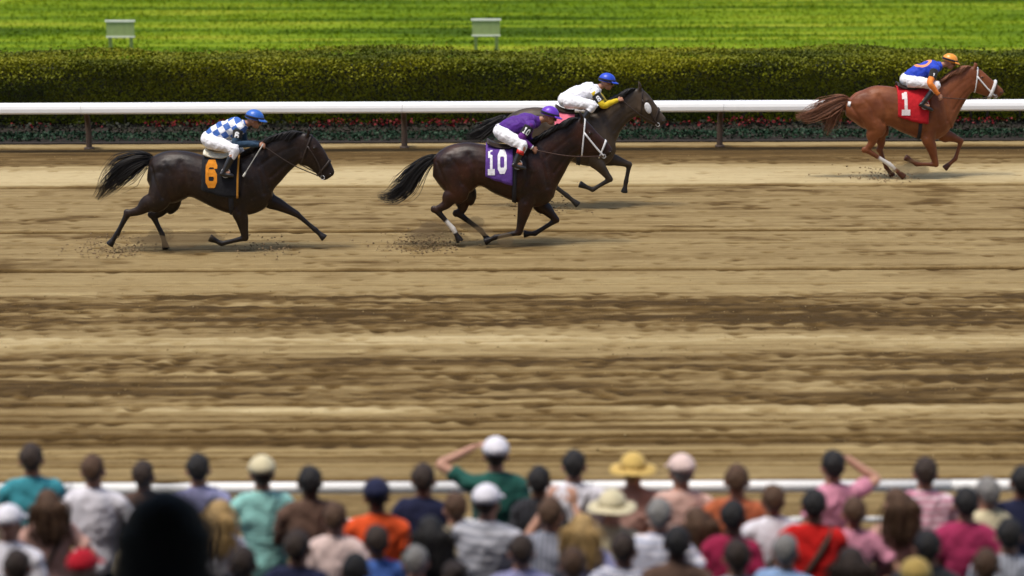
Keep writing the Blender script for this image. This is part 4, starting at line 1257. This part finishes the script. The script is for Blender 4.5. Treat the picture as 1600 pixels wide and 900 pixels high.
SK = {'f': (.48, .26, .18), 't': (.36, .18, .11), 'b': (.09, .045, .028), 'm': (.22, .11, .065)}
HC = {'k': (.012, .010, .010), 'd': (.035, .020, .013), 'n': (.085, .042, .020), 'y': (.40, .26, .10), 'g': (.22, .21, .20)}
CC = dict(teal=(.05, .28, .34), white=(.72, .70, .76), lavender=(.30, .30, .50), aqua=(.24, .55, .50), brown=(.12, .07, .05), orange=(.72, .09, .02), navy=(.015, .018, .05),
          green=(.02, .10, .08), grey=(.30, .31, .36), salmon=(.58, .34, .28), rust=(.45, .12, .05), crimson=(.30, .015, .06), pink=(.62, .26, .36), rose=(.36, .03, .10), red=(.55, .012, .010),
          charcoal=(.03, .032, .036), blue=(.07, .15, .45), skyblue=(.28, .42, .66), cream=(.62, .55, .36), black=(.012, .012, .014), redcap=(.55, .015, .03), blush=(.68, .52, .48), straw=(.58, .40, .12), khaki=(.30, .25, .17))
DENIM = fabric('denim', (.05, .07, .13)); KHAKI = fabric('khaki', (.30, .25, .17)); BLACKT = fabric('black_trousers', (.02, .02, .022))
def striped(name, a, b, sc, rz):
    m = fabric(name + '_stripe', a)
    nt = m.node_tree; N, L = nt.nodes, nt.links; bs = N['Principled BSDF']
    if 'stripe' in N: return m
    base = bs.inputs['Base Color'].links[0].from_socket
    tc = N.new('ShaderNodeTexCoord'); wv = N.new('ShaderNodeTexWave'); wv.name = 'stripe'
    wv.bands_direction = rz; wv.inputs['Scale'].default_value = sc; wv.inputs['Distortion'].default_value = .6
    L.new(tc.outputs['Object'], wv.inputs['Vector'])
    rp = N.new('ShaderNodeValToRGB'); rp.color_ramp.elements[0].position = .55; rp.color_ramp.elements[1].position = .65
    L.new(wv.outputs['Fac'], rp.inputs[0])
    mx = N.new('ShaderNodeMix'); mx.data_type = 'RGBA'
    L.new(rp.outputs[0], mx.inputs[0]); L.new(base, mx.inputs[6]); mx.inputs[7].default_value = (*b, 1)
    L.new(mx.outputs[2], bs.inputs['Base Color'])
    return m
STRIPES = {9: ('Z', 5, (.55, .55, .60)), 11: ('X', 7, (.05, .05, .06)), 13: ('Z', 7, (.66, .46, .40)), 18: ('Z', 6, (.75, .60, .66)), 30: ('X', 8, (.16, .17, .22)), 33: ('Z', 6, (.35, .40, .55)), 36: ('Z', 4, (.20, .21, .24)), 41: ('X', 9, (.42, .44, .52)), 4: ('Z', 8, (.36, .66, .62)), 34: ('Z', 9, (.25, .28, .40))}
def collar_mesh():
    if 'collar' not in CACHE:
        G = [[(math.cos(a) * (.062 + e * .5), -.006 + math.sin(a) * (.060 + e * .5), 1.482 - e * .8 + .010 * max(0, -math.sin(a))) for e in (0, .018, .04)] for a in np.linspace(0, 2 * np.pi, 25)]
        CACHE['collar'] = mesh('collar', [shell(np.array(G), .006)])
    return CACHE['collar']
def strap_mesh():
    if 'strap' not in CACHE:
        pts = [(.13, .10, 1.33), (.125, .03, 1.455), (.10, -.09, 1.40), (0, -.142, 1.22), (-.13, -.12, 1.02), (-.20, -.02, .90)]
        CACHE['strap'] = mesh('strap', [limb(pts, [.006] * 6, 3.2, 8, 5, (1, 0, .6))])
    return CACHE['strap']
def person(x, y, h, pose, build, shirt, hair, hc, hat, hatc, sk, label, z=0.0, turn=0.0, idx=0):
    root = empty('person', (x, y, z), R(turn)); s = h / 1.735
    root.scale = (s, s, s)
    props(root, label, 'person', 'spectators')
    b, sh, tr, shoes = crowd_meshes(pose, build)
    i = int(abs(x * 100)) % 3
    link('body', b, skin(sk, SK[sk]), root, objmat=True)
    sm = fabric(shirt, CC[shirt])
    if idx in STRIPES: sm = striped(shirt + str(idx), CC[shirt], STRIPES[idx][2], STRIPES[idx][1], STRIPES[idx][0])
    so = link('shirt', sh, sm, root, objmat=True)
    if idx % 3 != 1: link('collar', collar_mesh(), sm, so, objmat=True)
    if idx % 7 == 3: link('bag_strap', strap_mesh(), mat('bag_strap', (.05, .035, .025), .7), root, objmat=True)
    link('trousers', tr, (DENIM, KHAKI, BLACKT)[i], root, objmat=True)
    for q in shoes: link('shoe', q, mat('shoe_leather', (.04, .03, .025), .5), root, objmat=True)
    if hair: link('hair', hair_mesh(hair), mat('hair_' + hc, HC[hc], .6, .4, 35, .8, 60), root, objmat=True)
    if hat: link('hat', hat_mesh(hat), fabric('hat_' + hatc, CC[hatc]), root, objmat=True)

PEOPLE = [
    (-3.72, 16.95, 1.74, 'lean', 'm', 'teal', 'short', 'd', None, '', 't', 'spectator in a teal shirt with short dark hair, at the far left by the rail'),
    (-3.20, 16.70, 1.72, 'hips', 'm', 'white', 'short', 'n', None, '', 'f', 'brown-haired spectator in a white shirt, second from the left along the rail'),
    (-2.86, 16.95, 1.60, 'lean', 'f', 'brown', 'short', 'd', None, '', 'm', 'short dark-haired spectator at the rail between the white shirt and the lavender shirt'),
    (-2.40, 16.72, 1.72, 'down', 'm', 'lavender', 'short', 'k', None, '', 'f', 'spectator in a lavender shirt with short black hair behind the big dark head'),
    (-1.90, 16.60, 1.72, 'lean', 'm', 'aqua', 'short', 'd', 'cap', 'cream', 'f', 'spectator in an aqua shirt and a cream cap'),
    (-1.52, 16.40, 1.71, 'lean', 'm', 'brown', 'short', 'k', None, '', 'b', 'spectator in a brown top with short black hair right of the aqua shirt'),
    (-1.00, 16.05, 1.70, 'down', 'm', 'orange', 'short', 'k', 'cap', 'navy', 'm', 'spectator in a bright orange shirt and a navy cap'),
    (-.67, 16.42, 1.72, 'hips', 'm', 'navy', 'short', 'd', None, '', 't', 'dark-haired spectator in a navy shirt right of the orange shirt'),
    (-.13, 17.0, 1.75, 'brow_left', 'm', 'green', 'short', 'd', 'cap', 'white', 'f', 'tall spectator in dark green and a white cap with a raised left arm'),
    (-.19, 15.85, 1.71, 'lean', 'l', 'grey', 'short', 'd', 'cap', 'white', 'f', 'spectator in a grey shirt and a white cap, below the one with a raised arm'),
    (.47, 16.75, 1.73, 'lean', 'l', 'white', 'short', 'k', None, '', 'f', 'broad black-haired spectator in a white shirt near the middle of the rail'),
    (.20, 16.55, 1.66, 'down', 'f', 'black', 'short', 'k', None, '', 'm', 'black-clad dark-haired spectator left of the broad white shirt'),
    (.92, 16.72, 1.70, 'lean', 'f', 'salmon', 'short', 'y', 'sunhat', 'straw', 'f', 'spectator in a straw sun hat beside the broad white shirt'),
    (1.28, 16.60, 1.72, 'hips', 'm', 'salmon', 'short', 'g', 'cap', 'blush', 'f', 'spectator in a salmon shirt and a pale pink cap'),
    (1.68, 16.40, 1.71, 'lean', 'm', 'rust', 'short', 'n', None, '', 't', 'brown-haired spectator in a rust orange shirt right of the pale pink cap'),
    (1.56, 15.45, 1.72, 'down', 'f', 'crimson', 'short', 'k', None, '', 'm', 'black-haired spectator in a crimson shirt in front of the rust orange shirt'),
    (2.45, 16.75, 1.72, 'brow_right', 'f', 'pink', 'short', 'k', None, '', 'f', 'spectator in pink shading the eyes with a raised right arm'),
    (2.17, 15.72, 1.72, 'lean', 'm', 'red', 'short', 'k', None, '', 't', 'black-haired spectator in a bright red shirt'),
    (3.12, 16.55, 1.72, 'lean', 'm', 'pink', 'short', 'd', None, '', 'f', 'dark-haired spectator in a pink shirt with arms forward by the rail at right'),
    (3.27, 15.75, 1.72, 'hips', 'f', 'rose', 'short', 'k', None, '', 'f', 'spectator in a deep rose shirt with black hair at right'),
    (3.80, 16.30, 1.72, 'down', 'm', 'navy', 'short', 'k', None, '', 't', 'spectator in a navy shirt at the far right edge by the rail'),
    (2.80, 15.95, 1.66, 'lean', 'f', 'salmon', 'long', 'n', None, '', 'f', 'spectator with long brown hair in a salmon top left of the deep rose shirt'),
    (2.82, 14.80, 1.70, 'down', 'm', 'charcoal', 'short', 'k', None, '', 't', 'spectator in a charcoal shirt near the bottom right'),
    (2.62, 14.12, 1.71, 'down', 'm', 'khaki', None, '', 'cap', 'straw', 'f', 'straw-yellow cap of a spectator at the bottom edge, right'),
    (-3.55, 15.35, 1.72, 'down', 'm', 'white', None, '', 'cap', 'white', 'f', 'spectator in a white cap and white shirt at the left edge'),
    (-2.84, 14.34, 1.72, 'down', 'm', 'black', None, '', 'cap', 'redcap', 'f', 'spectator in a red cap at the bottom left'),
    (-1.47, 14.85, 1.70, 'lean', 'm', 'navy', 'short', 'd', None, '', 't', 'dark-haired spectator in navy at the bottom, below the brown top'),
    (-.95, 15.15, 1.64, 'down', 'f', 'blue', 'short', 'd', None, '', 'm', 'spectator in a blue shirt below the bright orange shirt'),
    (-.58, 15.25, 1.68, 'down', 'f', 'black', 'long', 'k', None, '', 'm', 'black-clad spectator with long black hair below the navy shirt'),
    (-.38, 14.30, 1.66, 'down', 'f', 'red', 'bun', 'd', None, '', 'f', 'spectator in red with a hair bun at the bottom centre left'),
    (.27, 15.60, 1.70, 'phone', 'm', 'grey', 'short', 'n', None, '', 'f', 'brown-haired spectator in grey raising both hands to take a picture'),
    (.40, 14.45, 1.70, 'hips', 'l', 'skyblue', 'short', 'n', None, '', 'f', 'broad spectator in a sky blue shirt at the bottom centre'),
    (.72, 15.80, 1.68, 'lean', 'f', 'cream', None, '', 'sunhat', 'cream', 'f', 'spectator in a cream sun hat and cream top'),
    (1.04, 15.50, 1.72, 'hips', 'm', 'white', 'short', 'g', None, '', 'f', 'grey-haired spectator in a white shirt below the salmon shirt'),
    (.76, 14.90, 1.66, 'lean', 'm', 'white', 'short', 'd', None, '', 't', 'dark-haired spectator in white in front of the cream sun hat'),
    (1.12, 14.85, 1.72, 'down', 'm', 'brown', 'short', 'k', None, '', 'b', 'black-haired spectator in a brown top at the bottom, right of centre'),
    (1.50, 14.55, 1.72, 'lean', 'l', 'grey', 'short', 'd', None, '', 't', 'broad dark-haired spectator in grey below the crimson shirt'),
    (-3.30, 14.45, 1.70, 'down', 'm', 'rust', 'short', 'd', None, '', 't', 'spectator in a rust shirt at the bottom left corner'),
    (-1.80, 14.50, 1.70, 'down', 'f', 'black', 'short', 'd', None, '', 'm', 'dark-haired spectator in black just right of the big dark head'),
    (.06, 14.80, 1.68, 'down', 'm', 'lavender', 'short', 'd', None, '', 'f', 'dark-haired spectator in lavender left of the sky blue shirt'),
    (2.25, 14.45, 1.70, 'down', 'f', 'green', 'long', 'd', None, '', 'f', 'long-haired spectator in dark green below the bright red shirt'),
    (3.42, 15.00, 1.72, 'lean', 'm', 'grey', 'short', 'k', None, '', 'f', 'black-haired spectator in a grey shirt at the right edge'),
    (-1.04, 14.35, 1.70, 'hips', 'm', 'charcoal', 'short', 'k', None, '', 'b', 'black-haired spectator in charcoal at the bottom, below the blue shirt'),
    (3.15, 14.45, 1.68, 'down', 'm', 'cream', 'short', 'n', None, '', 'f', 'brown-haired spectator in cream at the bottom right corner'),
    (-3.95, 16.35, 1.70, 'down', 'm', 'cream', 'short', 'n', None, '', 'f', 'brown-haired spectator in cream left of the teal shirt, cut by the left edge'),
    (-3.45, 16.20, 1.60, 'hips', 'f', 'salmon', 'long', 'n', None, '', 'f', 'spectator with long brown hair in salmon between the teal and white shirts'),
    (-2.62, 15.60, 1.64, 'lean', 'm', 'khaki', 'short', 'n', None, '', 'f', 'brown-haired spectator in khaki just left of the lavender shirt'),
    (-2.12, 15.85, 1.62, 'down', 'f', 'white', 'long', 'y', None, '', 'f', 'spectator with long blond hair in white between the lavender and aqua shirts'),
    (-1.28, 15.75, 1.62, 'hips', 'f', 'blush', 'short', 'n', None, '', 'f', 'brown-haired spectator in pale blush left of the bright orange shirt'),
    (-.42, 16.00, 1.62, 'down', 'm', 'khaki', 'short', 'n', None, '', 'f', 'brown-haired spectator in khaki beside the striped grey shirt'),
    (.50, 15.55, 1.60, 'hips', 'f', 'lavender', 'long', 'y', None, '', 'f', 'spectator with long blond hair in lavender left of the cream sun hat'),
    (1.32, 15.70, 1.60, 'down', 'f', 'blush', 'long', 'n', None, '', 'f', 'spectator with long brown hair in blush below the pale pink cap'),
    (1.92, 16.10, 1.64, 'down', 'm', 'white', 'short', 'n', None, '', 't', 'brown-haired spectator in white between the rust orange and bright red shirts'),
    (2.48, 15.85, 1.62, 'hips', 'f', 'pink', 'short', 'n', None, '', 'f', 'brown-haired spectator in pink directly right of the bright red shirt'),
    (3.52, 16.20, 1.66, 'down', 'm', 'cream', 'short', 'g', None, '', 'f', 'grey-haired spectator in cream left of the navy shirt at the right edge'),
    (1.86, 14.85, 1.66, 'hips', 'm', 'skyblue', 'short', 'g', None, '', 'f', 'grey-haired spectator in sky blue below the gap left of the bright red shirt'),
    (-2.35, 14.75, 1.64, 'down', 'f', 'salmon', 'short', 'n', None, '', 'f', 'brown-haired spectator in salmon close behind the big dark head'),
    (-.66, 14.75, 1.62, 'hips', 'm', 'white', 'short', 'g', None, '', 'f', 'grey-haired spectator in white at the bottom left of centre'),
]
for i, p in enumerate(PEOPLE): person(*p, turn=int(p[0] * 977) % 37 - 18, idx=i)
person(-1.105, 6.95, 1.735, 'down', 'l', 'black', 'full', 'k', None, '', 'm', 'big dark head of a spectator close to the camera, on the stand', z=.43 * 5 + .46)
